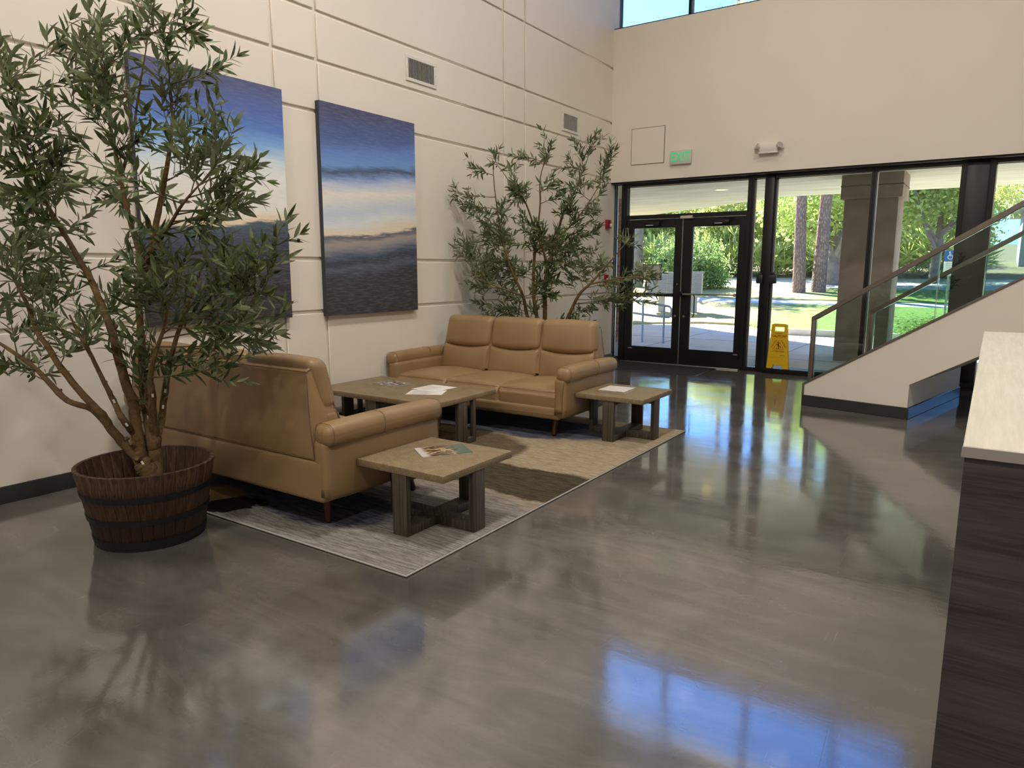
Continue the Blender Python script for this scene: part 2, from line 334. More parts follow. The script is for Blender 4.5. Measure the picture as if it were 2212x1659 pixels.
T1_S= [[-4.032,1.619,2.236,-4.106,1.643,2.485],[-4.032,1.619,2.236,-3.938,1.828,2.481],[-3.638,1.884,2.362,-3.831,1.932,2.558],[-3.638,1.884,2.362,-3.852,2.007,2.625],[-3.559,2.058,2.454,-3.539,2.096,2.679],[-3.555,2.061,2.475,-3.683,2.109,2.661],[-3.473,2.116,2.297,-3.17,1.916,2.455],[-3.546,2.067,2.518,-3.263,2.117,2.587],[-3.541,2.071,2.539,-3.434,2.289,2.592],[-3.473,2.116,2.297,-3.249,2.237,2.362],[-4.032,1.619,2.236,-3.977,1.898,2.349],[-3.577,1.865,2.037,-3.582,1.689,2.147],[-3.48,2.111,2.062,-3.168,2.183,2.127],[-3.105,2.002,1.781,-3.02,2.148,2.052],[-3.105,2.002,1.781,-3.066,2.296,1.901],[-3.23,1.966,1.667,-3.096,2.294,1.732],[-3.102,2.125,1.128,-2.779,2.169,1.545],[-3.102,2.125,1.128,-2.888,2.219,1.412],[-3.412,1.916,1.016,-2.929,2.229,1.077],[-3.623,2.112,0.95,-3.318,2.351,1.017],[-3.641,2.099,0.876,-3.324,2.256,0.936],[-3.472,1.9,0.859,-3.089,2.049,0.919],[-3.568,2.223,1.278,-3.309,2.285,1.334],[-4.02,1.657,1.982,-3.724,1.609,2.052],[-4.02,1.657,1.982,-3.902,1.777,2.108],[-4.029,1.672,1.941,-3.848,1.518,2.01],[-4.034,1.708,1.833,-3.804,1.472,1.903],[-4.026,1.743,1.726,-4.337,1.637,1.777],[-4.116,1.562,1.443,-3.97,1.485,1.611],[-3.944,1.568,1.237,-3.959,1.496,1.475],[-4.369,1.573,1.021,-4.447,1.63,1.307],[-4.242,1.619,0.946,-4.335,1.639,1.166],[-4.141,1.662,0.87,-4.038,1.488,0.936],[-4.082,1.686,0.811,-4.33,1.697,0.874],[-4.026,1.743,1.726,-3.995,1.667,1.959],[-4.034,1.738,1.746,-3.956,1.777,1.97],[-3.587,1.883,1.8,-3.591,1.738,1.975],[-4.116,1.562,1.443,-4.289,1.711,1.638],[-4.022,1.565,1.33,-4.122,1.673,1.491],[-4.006,1.565,1.311,-4.226,1.77,1.373],[-3.944,1.568,1.237,-4.11,1.803,1.301],[-3.148,1.985,1.74,-3.151,2.091,1.942],[-3.162,1.979,1.726,-3.112,2.155,1.818],[-3.307,1.963,1.603,-3.052,2.078,1.658],[-3.102,2.125,1.128,-3.013,2.092,1.529],[-3.102,2.125,1.128,-2.91,2.113,1.442],[-3.353,1.956,1.562,-3.189,2.067,1.619],[-3.506,2.07,1.828,-3.348,2.142,1.921],[-3.105,2.002,1.781,-3.099,1.948,2.019],[-3.47,2.119,2.17,-3.504,2.082,2.408],[-3.638,1.884,2.362,-3.446,1.916,2.423],[-3.624,1.883,2.173,-3.474,1.88,2.337],[-3.637,1.885,2.308,-3.844,1.938,2.383],[-3.561,1.946,0.641,-3.588,1.906,0.884],[-3.499,1.918,0.771,-3.547,1.835,0.989],[-3.641,2.099,0.876,-3.544,1.936,0.955],[-3.398,1.925,1.055,-3.202,2.302,1.112],[-3.228,2.061,1.15,-3.063,2.005,1.225],[-3.568,2.223,1.278,-3.348,2.366,1.35],[-3.373,1.932,1.111,-2.869,2.115,1.161],[-3.645,2.096,0.857,-3.472,2.147,0.964],[-4.032,1.619,2.236,-4.189,1.721,2.452],[-4.019,1.627,2.139,-3.749,1.519,2.219],[-3.478,2.112,2.08,-3.544,2.121,2.314],[-3.609,1.693,0.974,-3.763,1.719,1.125],[-3.806,1.63,0.925,-3.964,1.712,1.021],[-3.61,1.699,0.96,-3.533,1.659,1.182],[-3.611,1.678,1.015,-3.719,1.556,1.159],[-3.896,1.59,1.079,-3.853,1.547,1.31],[-3.105,2.002,1.781,-3.123,2.143,1.952],[-3.312,1.923,1.199,-3.295,1.755,1.331],[-3.596,2.154,1.094,-3.611,2.176,1.285],[-4.034,1.718,1.804,-3.989,1.722,1.977],[-3.485,2.089,1.944,-3.412,2.312,2.006],[-3.563,1.875,1.915,-3.378,1.876,1.983],[-4.085,1.563,1.405,-4.248,1.841,1.46],[-3.288,1.964,1.619,-3.125,2.177,1.684],[-3.95,1.783,1.558,-4.09,1.879,1.611],[-3.191,1.968,1.699,-3.22,1.691,1.802],[-3.324,1.925,1.181,-3.369,1.756,1.241],[-3.312,1.923,1.199,-3.225,1.821,1.314],[-3.6,2.02,2.221,-3.837,2.029,2.293],[-4.034,1.738,1.746,-4.187,2.008,1.851],[-3.567,1.902,1.699,-3.832,2.001,1.774],[-3.562,1.884,1.836,-3.503,1.88,2.025],[-4.033,1.699,1.862,-4.22,1.874,1.961],[-3.18,2.072,1.147,-3.194,2.183,1.549],[-3.615,1.88,2.146,-3.553,1.791,2.291],[-3.392,1.929,1.074,-3.306,2.022,1.189],[-3.571,2.171,1.166,-3.473,2.14,1.324],[-3.336,1.927,1.164,-3.372,1.944,1.351],[-3.486,2.084,1.92,-3.377,2.047,2.052],[-3.312,1.923,1.199,-3.232,1.983,1.451],[-3.52,2.266,1.423,-3.245,2.198,1.517],[-3.975,1.774,1.603,-3.888,1.576,1.659],[-3.519,2.061,1.766,-3.688,2.173,1.82],[-3.385,1.934,1.093,-3.383,1.928,1.295],[-3.568,2.233,1.3,-3.725,2.127,1.381],[-3.72,1.837,1.144,-4.007,1.925,1.21],[-3.249,1.966,1.651,-3.203,2.196,1.712],[-4.225,1.626,0.934,-4.156,1.797,1.221],[-3.838,1.816,1.379,-3.811,1.989,1.455],[-3.48,2.111,2.062,-3.515,2.174,2.246],[-3.552,1.948,1.329,-3.467,1.92,1.49],[-3.606,1.942,1.165,-3.603,2.029,1.324],[-3.996,1.764,1.646,-3.986,1.774,1.835],[-3.824,1.82,1.356,-3.951,1.783,1.462],[-4.019,1.748,1.706,-3.824,1.587,1.763],[-3.587,1.869,2.064,-3.501,1.734,2.149],[-4.026,1.743,1.726,-3.918,1.622,1.78],[-3.399,1.949,1.521,-3.277,1.855,1.591],[-3.59,1.913,1.877,-3.571,1.843,2.044],[-3.635,1.887,2.227,-3.701,1.908,2.412],[-3.975,1.774,1.603,-3.839,1.633,1.663],[-3.636,2.102,0.894,-3.724,2.023,1.027],[-3.71,1.84,1.115,-3.795,1.9,1.264],[-3.606,1.876,2.119,-3.722,1.901,2.264]]
T2_B= [[[-4.032,6.585,0.294,0.05],[-4.084,6.55,0.524,0.035],[-4.135,6.515,0.727,0.024],[-4.178,6.487,0.904,0.02],[-4.157,6.38,1.108,0.016],[-4.203,6.289,1.304,0.013],[-4.244,6.201,1.52,0.011],[-4.304,6.161,1.827,0.009],[-4.347,6.132,2.186,0.006],[-4.366,6.119,2.499,0.003]],[[-4.032,6.585,0.397,0.045],[-4.063,6.564,0.626,0.028],[-4.081,6.552,0.833,0.022],[-4.12,6.525,1.153,0.018],[-4.114,6.53,1.509,0.015],[-4.099,6.54,1.728,0.012],[-4.136,6.394,2.075,0.009],[-4.244,6.321,2.234,0.006],[-4.34,6.257,2.397,0.003]],[[-4.02,6.593,0.397,0.045],[-4.013,6.598,0.601,0.03],[-4.014,6.597,0.823,0.026],[-4.013,6.598,1.203,0.02],[-3.994,6.611,1.401,0.018],[-3.918,6.662,1.699,0.014],[-3.867,6.696,1.955,0.012],[-3.76,6.768,2.208,0.008],[-3.659,6.836,2.524,0.004]],[[-3.993,6.611,1.376,0.013],[-3.984,6.497,1.594,0.012],[-4.029,6.466,1.762,0.01],[-4.011,6.478,2.07,0.008],[-4.013,6.477,2.323,0.006],[-3.959,6.514,2.569,0.003]],[[-4.007,6.602,0.345,0.04],[-3.925,6.657,0.601,0.024],[-3.773,6.639,0.841,0.02],[-3.617,6.624,1.122,0.016],[-3.498,6.643,1.239,0.013],[-3.362,6.675,1.392,0.009],[-3.216,6.713,1.565,0.006],[-3.148,6.759,1.663,0.003]],[[-3.498,6.643,1.239,0.01],[-3.266,6.679,1.288,0.008],[-3.036,6.774,1.318,0.006],[-2.913,6.856,1.261,0.003]],[[-3.926,6.656,1.699,0.009],[-3.715,6.678,1.881,0.007],[-3.574,6.713,2.066,0.005],[-3.477,6.778,2.253,0.003]],[[-4.157,6.38,1.108,0.009],[-4.236,6.146,1.185,0.007],[-4.367,5.998,1.258,0.005],[-4.486,5.917,1.305,0.003]]]
T2_S= [[-4.34,6.137,2.126,-4.74,5.931,2.182],[-4.325,6.146,2.006,-4.74,6.061,2.075],[-4.486,5.917,1.305,-4.74,6.055,1.764],[-4.486,5.917,1.305,-4.735,6.177,1.646],[-4.258,6.121,1.197,-4.66,6.072,1.258],[-4.175,6.469,0.938,-4.703,6.37,1.009],[-4.357,6.125,2.343,-4.513,5.96,2.423],[-4.34,6.257,2.397,-4.368,6.122,2.554],[-4.276,6.3,2.288,-4.351,6.41,2.462],[-3.977,6.502,2.487,-4.255,6.504,2.579],[-3.986,6.495,2.446,-3.887,6.466,2.666],[-3.977,6.502,2.487,-4.069,6.638,2.609],[-3.693,6.813,2.419,-3.925,6.893,2.485],[-3.693,6.813,2.419,-3.684,6.745,2.663],[-3.676,6.825,2.471,-3.614,6.825,2.714],[-3.477,6.778,2.253,-3.417,6.835,2.541],[-3.509,6.756,2.191,-3.449,6.852,2.407],[-3.743,6.779,2.261,-3.676,7.11,2.345],[-3.597,6.707,2.035,-3.516,6.86,2.155],[-3.644,6.696,1.974,-3.668,7.108,2.026],[-3.891,6.66,1.729,-3.687,7.067,1.787],[-3.407,6.664,1.341,-3.66,6.894,1.598],[-3.171,6.744,1.63,-3.247,6.969,1.69],[-3.421,6.655,1.255,-3.14,7.476,1.31],[-3.643,6.626,1.075,-2.998,7.28,1.13],[-2.954,6.829,1.28,-3.121,7.148,1.402],[-3.669,6.629,1.028,-3.053,7.136,1.108],[-3.747,6.637,0.888,-3.724,7.084,0.956],[-3.849,6.648,0.721,-3.732,6.782,0.834],[-4.014,6.597,0.786,-3.823,6.597,0.861],[-4.149,6.506,0.786,-4.497,6.258,0.854],[-4.446,5.944,1.289,-4.512,6.034,1.496],[-4.304,6.161,1.827,-4.577,6.291,1.89],[-4.318,6.151,1.947,-4.646,6.137,2.028],[-4.164,6.496,0.845,-4.319,6.267,0.91],[-3.538,6.637,1.2,-3.445,7.15,1.251],[-3.669,6.629,1.028,-3.409,7.202,1.098],[-3.558,6.724,2.097,-3.65,6.549,2.242],[-3.76,6.768,2.208,-3.698,6.83,2.414],[-3.785,6.671,1.82,-3.588,6.748,1.881],[-3.385,6.67,1.366,-3.611,7.131,1.502],[-3.876,6.69,1.912,-3.791,6.568,1.978],[-4.217,6.26,1.376,-4.353,6.344,1.462],[-3.994,6.611,1.401,-4.108,6.781,1.471],[-4.236,6.146,1.185,-4.485,6.156,1.239],[-4.105,6.516,1.786,-4.026,6.381,1.849],[-4.111,6.532,1.546,-4.054,6.42,1.668],[-3.992,6.592,1.412,-3.716,6.363,1.484],[-4.107,6.535,1.619,-4.593,6.602,1.697],[-3.453,6.654,1.29,-3.604,6.507,1.548],[-3.943,6.645,1.6,-3.895,6.746,1.729],[-4.007,6.602,1.269,-3.928,6.637,1.427],[-3.891,6.66,1.729,-3.701,6.734,1.785],[-3.75,6.674,1.851,-3.744,6.654,2.052],[-3.617,6.624,1.122,-3.782,6.703,1.335],[-4.168,6.434,1.006,-4.529,6.585,1.2],[-4.254,6.194,1.571,-4.538,6.284,1.653],[-4.029,6.466,1.762,-3.997,6.254,1.849],[-4.157,6.38,1.108,-3.899,6.304,1.17],[-4.164,6.416,1.04,-4.528,6.457,1.143],[-4.117,6.527,1.331,-4.628,6.576,1.407],[-4.011,6.478,2.07,-3.876,6.545,2.137],[-4.006,6.482,1.678,-3.885,6.331,1.733],[-4.011,6.478,2.112,-3.928,6.42,2.256],[-4.19,6.357,2.155,-4.143,6.22,2.212],[-4.013,6.598,1.203,-4.229,6.81,1.259],[-4.264,6.188,1.622,-4.456,6.154,1.715],[-4.109,6.533,1.582,-4.251,6.903,1.648],[-4.226,6.333,2.208,-4.338,6.501,2.272],[-4.217,6.26,1.376,-4.513,6.265,1.428],[-3.981,6.619,1.451,-3.763,6.852,1.542],[-4.217,6.26,1.376,-4.284,6.18,1.541],[-3.987,6.535,1.521,-3.748,6.429,1.589],[-4.284,6.174,1.725,-4.525,6.465,1.817],[-4.188,6.319,1.239,-4.539,6.362,1.305],[-4.345,6.023,1.246,-4.448,6.039,1.374],[-4.407,5.971,1.274,-4.441,6.111,1.481],[-3.956,6.636,1.55,-3.709,6.666,1.646],[-4.012,6.478,2.196,-3.846,6.521,2.247],[-3.518,6.64,1.22,-3.62,6.704,1.356],[-4.013,6.598,1.076,-3.854,6.415,1.156],[-4.014,6.476,1.706,-3.909,6.401,1.82],[-4.195,6.304,1.271,-4.253,6.285,1.453],[-4.154,6.382,2.102,-4.387,6.601,2.166],[-4.114,6.529,1.1,-3.972,6.57,1.173],[-3.969,6.628,1.5,-3.821,6.803,1.597],[-4.013,6.598,1.14,-4.031,6.487,1.269],[-3.943,6.645,1.6,-3.831,6.917,1.654],[-3.558,6.633,1.181,-3.728,6.738,1.446],[-4.136,6.394,2.075,-4.075,6.302,2.177],[-4.284,6.174,1.725,-4.457,6.207,1.799],[-4.284,6.174,1.725,-4.268,6.139,1.927],[-4.318,6.151,1.947,-4.363,6.347,2.003],[-4.178,6.487,0.904,-4.34,6.496,0.966],[-3.943,6.645,1.6,-4.167,6.948,1.675],[-4.387,5.985,1.266,-4.473,6.14,1.373],[-4.01,6.6,1.236,-3.839,6.41,1.287],[-4.156,6.501,0.816,-4.216,6.383,0.922],[-4.237,6.216,1.484,-4.243,6.225,1.661],[-4.01,6.6,1.236,-3.787,6.459,1.304],[-4.118,6.527,1.272,-4.602,6.586,1.366],[-3.931,6.653,1.649,-4.213,6.952,1.739],[-3.999,6.487,1.65,-3.696,6.403,1.737],[-4.069,6.56,0.695,-4.103,6.548,0.894],[-4.172,6.37,2.128,-4.172,6.2,2.181],[-3.956,6.636,1.55,-3.871,7.016,1.642],[-4.274,6.181,1.673,-4.477,6.011,1.759],[-4.254,6.194,1.571,-4.317,6.211,1.748],[-4.014,6.476,1.706,-4.158,6.533,1.764],[-4.304,6.161,1.827,-4.455,6.051,1.877],[-4.164,6.496,0.845,-4.135,6.584,0.994],[-3.668,6.69,1.943,-3.665,6.527,2.014],[-4.115,6.529,1.45,-4.145,6.586,1.642],[-4.117,6.527,1.331,-4.384,6.578,1.438],[-3.821,6.667,1.79,-3.718,6.764,1.899],[-3.692,6.684,1.912,-3.712,6.536,2.003]]
# ================================================================ SETTING
L, D, D2, ZS = -4.82, 9.75, 9.90, 2.648
XR, YF = 6.6, -5.0
def struct(name, o=None, label=None): tag(o, label, None, None, 'structure'); return o
fl = struct('floor', box('floor', L - .02, XR, YF, 10.02, -.12, 0, MT['floor']), 'glossy mottled grey polished concrete floor of the lobby')
ce = struct('ceiling', box('ceiling', L - .3, XR + .2, YF - .2, 10.3, ROOMZ, ROOMZ + .2, MT['ceil']), 'high painted lobby ceiling')
struct('w', box('wall_right', XR, XR + .15, YF, 10.02, 0, ROOMZ, MT['wall']), 'plain painted side wall of the lobby')
struct('w', box('wall_front', L - .2, XR + .15, YF - .15, YF, 0, ROOMZ, MT['wall']), 'plain painted wall facing the entrance')
# left wall: backing with raised panels, grooves left open between them
wl = struct('w', box('wall_left', L - .20, L - .018, YF, 10.02, 0, ROOMZ, MT['wall']), 'tall cream wall with recessed grooves that hangs the paintings')
ys = [YF, -2.537, -2.092, .634, 1.079, 3.804, 4.249, 6.975, 7.420, 10.02]
zs = [0, 1.031, 1.479, 2.691, 3.100, 3.486, 4.238, 5.45, ROOMZ]
G = .014
for i in range(len(ys) - 1):
    for j in range(len(zs) - 1):
        y0 = ys[i] + (G if i else 0); y1 = ys[i + 1] - (G if i < len(ys) - 2 else 0)
        z0 = zs[j] + (G if j else 0); z1 = zs[j + 1] - (G if j < len(zs) - 2 else 0)
        MB().box(L - .018, L, y0, y1, z0, z1).build('panel', MT['wall'], wl, .005, seg=1)
# back wall above the storefront, with the clerestory opening
wb = MB().box(L, XR, D, 10.02, ZS, 4.76).box(-.42, XR, D, 10.02, 4.76, ROOMZ).box(L, -.42, D, 10.02, 6.32, ROOMZ).box(3.6, XR, D, 10.02, 0, ZS)
struct('w', wb.build('wall_back', MT['wall']), 'upper cream wall over the dark framed entrance')
struct('w', box('baseboard_left', L, L + .013, YF, D2, 0, .106, MT['base'], bevel=.004), 'black rubber baseboard along the paneled wall')
struct('w', box('trim_1', L, -.42, D + .01, 10.0, 4.758, 4.775, MT['black']), 'thin black sill under the high window')

# ---- windows and doors of the storefront
def frame_glass(name, label, x0, x1, z0, z1, fw=.045, fwr=None, yb=(D2, D2 + .11), gy=D2 + .055, head=None, foot=None, glass='glass'):
    w = empty(name, (x0, D2, 0), label=label, kind='structure'); fwr = fw if fwr is None else fwr
    head = fw if head is None else head; foot = fw if foot is None else foot
    X0, X1 = 0, x1 - x0; a, b = yb[0] - D2, yb[1] - D2; g = gy - D2
    box('jamb', X0, X0 + fw, a, b, z0, z1, MT['black'], w, .002, 1); box('jamb', X1 - fwr, X1, a, b, z0, z1, MT['black'], w, .002, 1)
    box('head', X0 + fw, X1 - fwr, a, b, z1 - head, z1, MT['black'], w); box('sill', X0 + fw, X1 - fwr, a, b, z0, z0 + foot, MT['black'], w)
    box('pane', X0 + fw, X1 - fwr, g, g + .008, z0 + foot, z1 - head, MT[glass], w)
    # light aluminium glazing bead behind the pane edge
    MB().box(X0 + fw, X0 + fw + .012, g + .010, g + .03, z0 + foot, z1 - head).box(X0 + fw, X1 - fwr, g + .010, g + .03, z1 - head - .012, z1 - head).build('glazing_bead', MT['alu'], w)
    return w
ZT = ZS
# narrow left sidelight
frame_glass('window_1', 'very narrow sidelight between the paneled wall and the left door', L, -4.655, 0, ZT, .012, .05, foot=.06)
# transom
frame_glass('window_2', 'wide transom pane above the double doors', -4.655, -2.795, 2.13, ZT, .042, .055, head=.06, foot=.045)
# door frame jambs
dj = struct('t', MB().box(-4.655, -4.612, D2 - .012, D2 + .11, 0, 2.13).box(-2.85, -2.795, D2 - .012, D2 + .11, 0, 2.13).box(-4.612, -2.85, D2 - .012, D2 + .11, 2.115, 2.135).build('trim_2', MT['black']), 'black metal frame around the double doors')
frame_glass('window_3', 'narrow sidelight right of the double doors', -2.795, -2.60, 0, ZT, .028, .028, head=.06, foot=.055)
struct('t', box('trim_3', -2.60, -2.50, D2 - .03, D2 + .12, 0, ZT, MT['black'], bevel=.003), 'thick black post right of the narrow sidelight')
frame_glass('window_4', 'tall pane behind the yellow caution sign', -2.50, -1.33, 0, ZT, .016, .026, head=.07, foot=.072)
frame_glass('window_5', 'tall pane seen behind the stair rail', -1.33, -.37, 0, ZT, .030, .055, head=.065, foot=.072)
struct('t', MB().box(-.37, -.15, D2 - .02, D2 + .12, 0, ZT).build('trim_4', MT['black'], bevel=.003), 'wide black metal panel between tall panes')
struct('t', MB().box(-.372, -.366, D2 - .024, D2, 0, ZT).box(-.154, -.148, D2 - .024, D2, 0, ZT).build('trim_5', MT['dark_strip']), 'thin dark joints edging the wide black panel')
frame_glass('window_6', 'tall pane right of the wide black panel', -.15, 1.1, 0, ZT, .06, .03, head=.065, foot=.072)
frame_glass('window_7', 'tall pane under the upper stairs', 1.1, 2.35, 0, ZT, .03, .03, head=.065, foot=.072)
frame_glass('window_8', 'last tall pane under the upper stairs', 2.35, 3.6, 0, ZT, .03, .03, head=.065, foot=.072)
# head fascia (rough black sealant strip) and sill block
struct('t', box('trim_6', L, 3.6, D + .03, D2, ZT - .022, ZT, MT['black']), 'black head strip over the storefront')
struct('t', box('trim_7', -2.50, 3.6, D2 - .09, D2, 0, .07, MT['black'], bevel=.003), 'low black sill block under the tall panes')
# clerestory panes (mullions every 1.25 m)
xs_ = [L, -3.77, -2.52, -1.30, -.42]
for i in range(4):
    frame_glass('window_%d' % (9 + i), 'high clerestory pane with sky, %s from the paneled wall' % ('first', 'second', 'third', 'last')[i], xs_[i], xs_[i + 1], 4.775, 6.32,
                .006 if i == 0 else .022, .022, yb=(9.93, 10.02), gy=9.985, head=.04, foot=.012)
# ---- doors
def leaf(name, label, x0, x1, gl, gr, left):
    d = empty(name, (x0, D2, 0), label=label, kind='structure'); w = x1 - x0; a, b = 0, .045
    box('stile', 0, gl, a, b, .012, 2.11, MT['black'], d, .002, 1); box('stile', gr, w, a, b, .012, 2.11, MT['black'], d, .002, 1)
    box('top_rail', gl, gr, a, b, 1.985, 2.11, MT['black'], d); box('bottom_rail', gl, gr, a, b, .012, .245, MT['black'], d)
    box('pane', gl, gr, .018, .026, .245, 1.985, MT['glass'], d)
    MB().box(gl, gl + .008, .028, .044, .245, 1.985).box(gr - .008, gr, .028, .044, .245, 1.985).build('glazing_bead', MT['alu'], d)
    return d
dl = leaf('door_1', 'left leaf of the black framed glass double doors', -4.610, -3.737, .112, .755, True)
dr = leaf('door_2', 'right leaf of the black framed glass double doors', -3.731, -2.853, .135, .79, False)
# closers, bars, locks
for d, x in ((dl, .29), (dr, .42)):
    c = box('door_closer', x, x + .24, -.055, 0, 2.01, 2.065, MT['black'], d, .006)
    box('closer_cap', x + .04, x + .15, -.058, -.054, 2.015, 2.028, MT['alu'], c)
    MB().tube([(x + .2, -.05, 2.07), (x + .34, -.09, 2.085), (x + .12, -.03, 2.10)], .007, 6).build('closer_arm', MT['black'], c)
box('cross_bar', .112, .755, -.03, .02, 1.0, 1.045, MT['black'], dl, .004)
pb = box('push_bar', .02, .81, -.075, -.05, 1.03, 1.052, MT['steel'], dr, .004)
MB().box(.0, .05, -.075, 0, 1.0, 1.08).box(.77, .80, -.06, 0, 1.02, 1.06).build('bar_bracket', MT['black'], pb, .004)
tube('pull_handle', [(.17, .05, 1.03), (.17, .09, 1.0), (.17, .09, .74), (.17, .05, .71)], .009, MT['blackm'], dr)
for d, x in ((dl, .80), (dr, .055)):
    MB().tube([(x, -.006, .72), (x, .0, .72)], .017, 12).build('cylinder_lock', MT['steel'], d)
MB().tube([(.815, -.006, 1.18), (.815, 0, 1.18)], .012, 12).build('thumb_turn', MT['steel'], dl)
box('edge_strip', .867, .874, -.004, .045, .02, 2.10, MT['alu'], dl)
for d, x in ((dl, .075), (dr, .79)):
    box('maker_plate', x, x + .06, -.003, 0, .205, .22, MT['alu'], d)
struct('t', box('trim_8', -4.66, -2.85, D2 - .04, D2 + .1, 0, .014, MT['alu'], bevel=.004), 'metal threshold under the double doors')

# brick wall outside, seen through the narrow sidelight
m = M('brick', (.32, .13, .09), .85, spec=.2); oi = m.n('ShaderNodeObjectInfo')
m.col(m.ramp(oi.outputs['Random'], [(0, srgb(134, 84, 72)), (.5, srgb(158, 104, 88)), (1, srgb(176, 124, 108))])); m.bump(m.noise(m.coord(), 50, 4), .4, .004); MT['brick'] = m.m
MT['mortar'] = simple('mortar', (.42, .38, .34), .9, bump=.4)
bw = struct('w', box('wall_brick', L - .38, L - .092, 10.03, 10.44, 0, 2.8, MT['mortar']), 'red brick wall outside beside the entrance')
bm_ = MB().box(0, .02, 0, .194, 0, .058)
bmsh = {}
for r_ in range(33):
    z0 = .25 + r_ * .0675
    for (y0, w_) in (((10.035, .196), (10.239, .196)) if r_ % 2 else ((10.035, .094), (10.137, .196), (10.341, .094))):
        if w_ not in bmsh: o = MB().box(0, .02, 0, w_, 0, .058).build('brick', MT['brick'], bw, .003, seg=1); bmsh[w_] = o.data
        else: o = link(bpy.data.objects.new('brick', bmsh[w_]), bw)
        o.location = (L - .092 - .004 * random.Random(r_ * 9 + y0).random(), y0, z0)
struct('w', box('trim_9', L - .1, L - .02, 10.02, 10.06, 0, 2.8, MT['white']), 'pale jamb between brick and sidelight')

# ---- outside: canopy, column, ground
m = M('canopy_soffit', (.5, .48, .45), .8); m.col(m.ramp(m.noise(m.coord(scale=(.35, 2.4, 1)), 2.2, 6, .6, .6), [(.3, srgb(176, 170, 160)), (.7, srgb(208, 203, 194))])); MT['soffit'] = m.m
cp = MB().prism([(-14, 10.03), (9, 10.03), (9, 14.9), (-3.6, 14.9), (-9, 19.0), (-14, 19.0)], 2, 2.8, 3.35)
struct('t', cp.build('ceiling_canopy', MT['soffit']), 'pale concrete entrance canopy outside')
# unseen eave and parapet, added to keep direct sun out of the clerestory
struct('t', MB().box(L - 2, XR + 2, 10.03, 12.65, 8.0, 8.25).box(L - .3, XR + .2, 10.03, 10.2, ROOMZ, 8.0).build('ceiling_sun_blocker', MT['soffit']), 'unseen added eave blocking the sun above the high windows')
def gz(y): return .06 * (y - 17) if y > 17 else 0.0
def ground(name, label, edge0, edge1, mat, dz=0, xs=None):
    """strip of ground between two polylines y(x)"""
    xs = xs or [-60, -30, -16, -9, -8, -7, -6, -5.3, -4.8, -4.2, -3.6, -2.6, 0, 6, 14, 30]
    v = []; f = []
    K = 6
    for x in xs:
        a, b = edge0(x), edge1(x)
        for k in range(K + 1):
            y = a + (b - a) * k / K; v.append((x, y, gz(y) + dz))
    n = K + 1
    for i in range(len(xs) - 1):
        for k in range(K): f.append((i * n + k, (i + 1) * n + k, (i + 1) * n + k + 1, i * n + k + 1))
    # skirt down to give thickness
    me = mesh(name, v, f); bm = bmesh.new(); bm.from_mesh(me)
    r = bmesh.ops.extrude_face_region(bm, geom=bm.faces[:]); bmesh.ops.translate(bm, verts=[g for g in r['geom'] if isinstance(g, bmesh.types.BMVert)], vec=(0, 0, -.12 - dz))
    bmesh.ops.recalc_face_normals(bm, faces=bm.faces); bm.to_mesh(me); bm.free()
    return struct('g', obj(name, me, mat), label)
def e1(x):
    P = [(-60, 16), (-8, 16), (-6.9, 17.2), (-5.8, 17.6), (-4.8, 17.4), (-3.6, 16.0), (30, 15.9)]
    for (a, b), (c, d) in zip(P[:-1], P[1:]):
        if a <= x <= c: return b + (d - b) * (x - a) / (c - a)
    return 16
m = M('concrete_paving', (.5, .48, .44), .85, spec=.2); m.col(m.ramp(m.noise(m.coord(), 1.5, 6, .6), [(.3, (.50, .47, .425)), (.7, (.62, .59, .54))])); MT['conc'] = m.m
def grassmat(name, a, b, c_):
    m = M(name, a, .9, spec=.1); v = m.coord(); n1 = m.noise(v, .35, 3); n2 = m.noise(v, 14, 4, .7)
    c = m.ramp(n1, [(.4, a), (.6, b)]); c = m.mix(m.ramp(n2, [(.45, (0, 0, 0)), (.6, (.8,) * 3)]), c, tuple(c_) + (1,)); m.col(c); m.bump(n2, 1.0, .03); return m.m
m = M('lawn', (.2, .3, .1), .9, spec=.1); v = m.coord(); sx = m.n('ShaderNodeSeparateXYZ'); m.l(v, sx.inputs[0])
n1 = m.noise(v, .5, 3); n2 = m.noise(v, 14, 4, .7)
fx = m.math('ADD', m.math('MULTIPLY', m.math('ADD', sx.outputs[0], 5.6), .8), m.math('MULTIPLY', m.math('SUBTRACT', n1, .5), 2.5), clamp=True)
c = m.mix(fx, (.42, .36, .17, 1), (.145, .24, .055, 1)); c = m.mix(m.ramp(n2, [(.45, (0, 0, 0)), (.62, (.7,) * 3)]), c, (.30, .34, .12, 1)); m.col(c); m.bump(n2, 1, .03)
MT['lawn'] = m.m
MT['road'] = simple('road', (.40, .39, .37), .9, var=.1, scale=2)
MT['litterg'] = simple('leaf_litter', (.20, .15, .08), .95, var=.5, scale=8)
ground('ground_paving', 'sunlit concrete paving outside the doors', lambda x: 10.03, e1, MT['conc'])
ground('ground_lawn', 'strip of lawn beyond the paving', e1, lambda x: 22.3, MT['lawn'], .05)
ground('ground_sidewalk', 'pale sidewalk crossing between two lawns', lambda x: 22.3, lambda x: 23.9, MT['conc'])
ground('ground_verge', 'second lawn with the pine trunks', lambda x: 23.9, lambda x: 28.2, MT['lawn'], .03)
ground('ground_road', 'pale road before the trees', lambda x: 28.2, lambda x: 33.6, MT['road'])
ground('ground_woods', 'leaf covered ground under the woods', lambda x: 33.6, lambda x: 75, MT['litterg'])
cb = MB()
xs = [-3.6, -2, 0, 3, 8, 20]
for a, b in zip(xs[:-1], xs[1:]): cb.box(a, b, 15.86, 16.02, 0, .13)
struct('g', cb.build('ground_curb', MT['conc']), 'raised concrete curb along the green lawn')
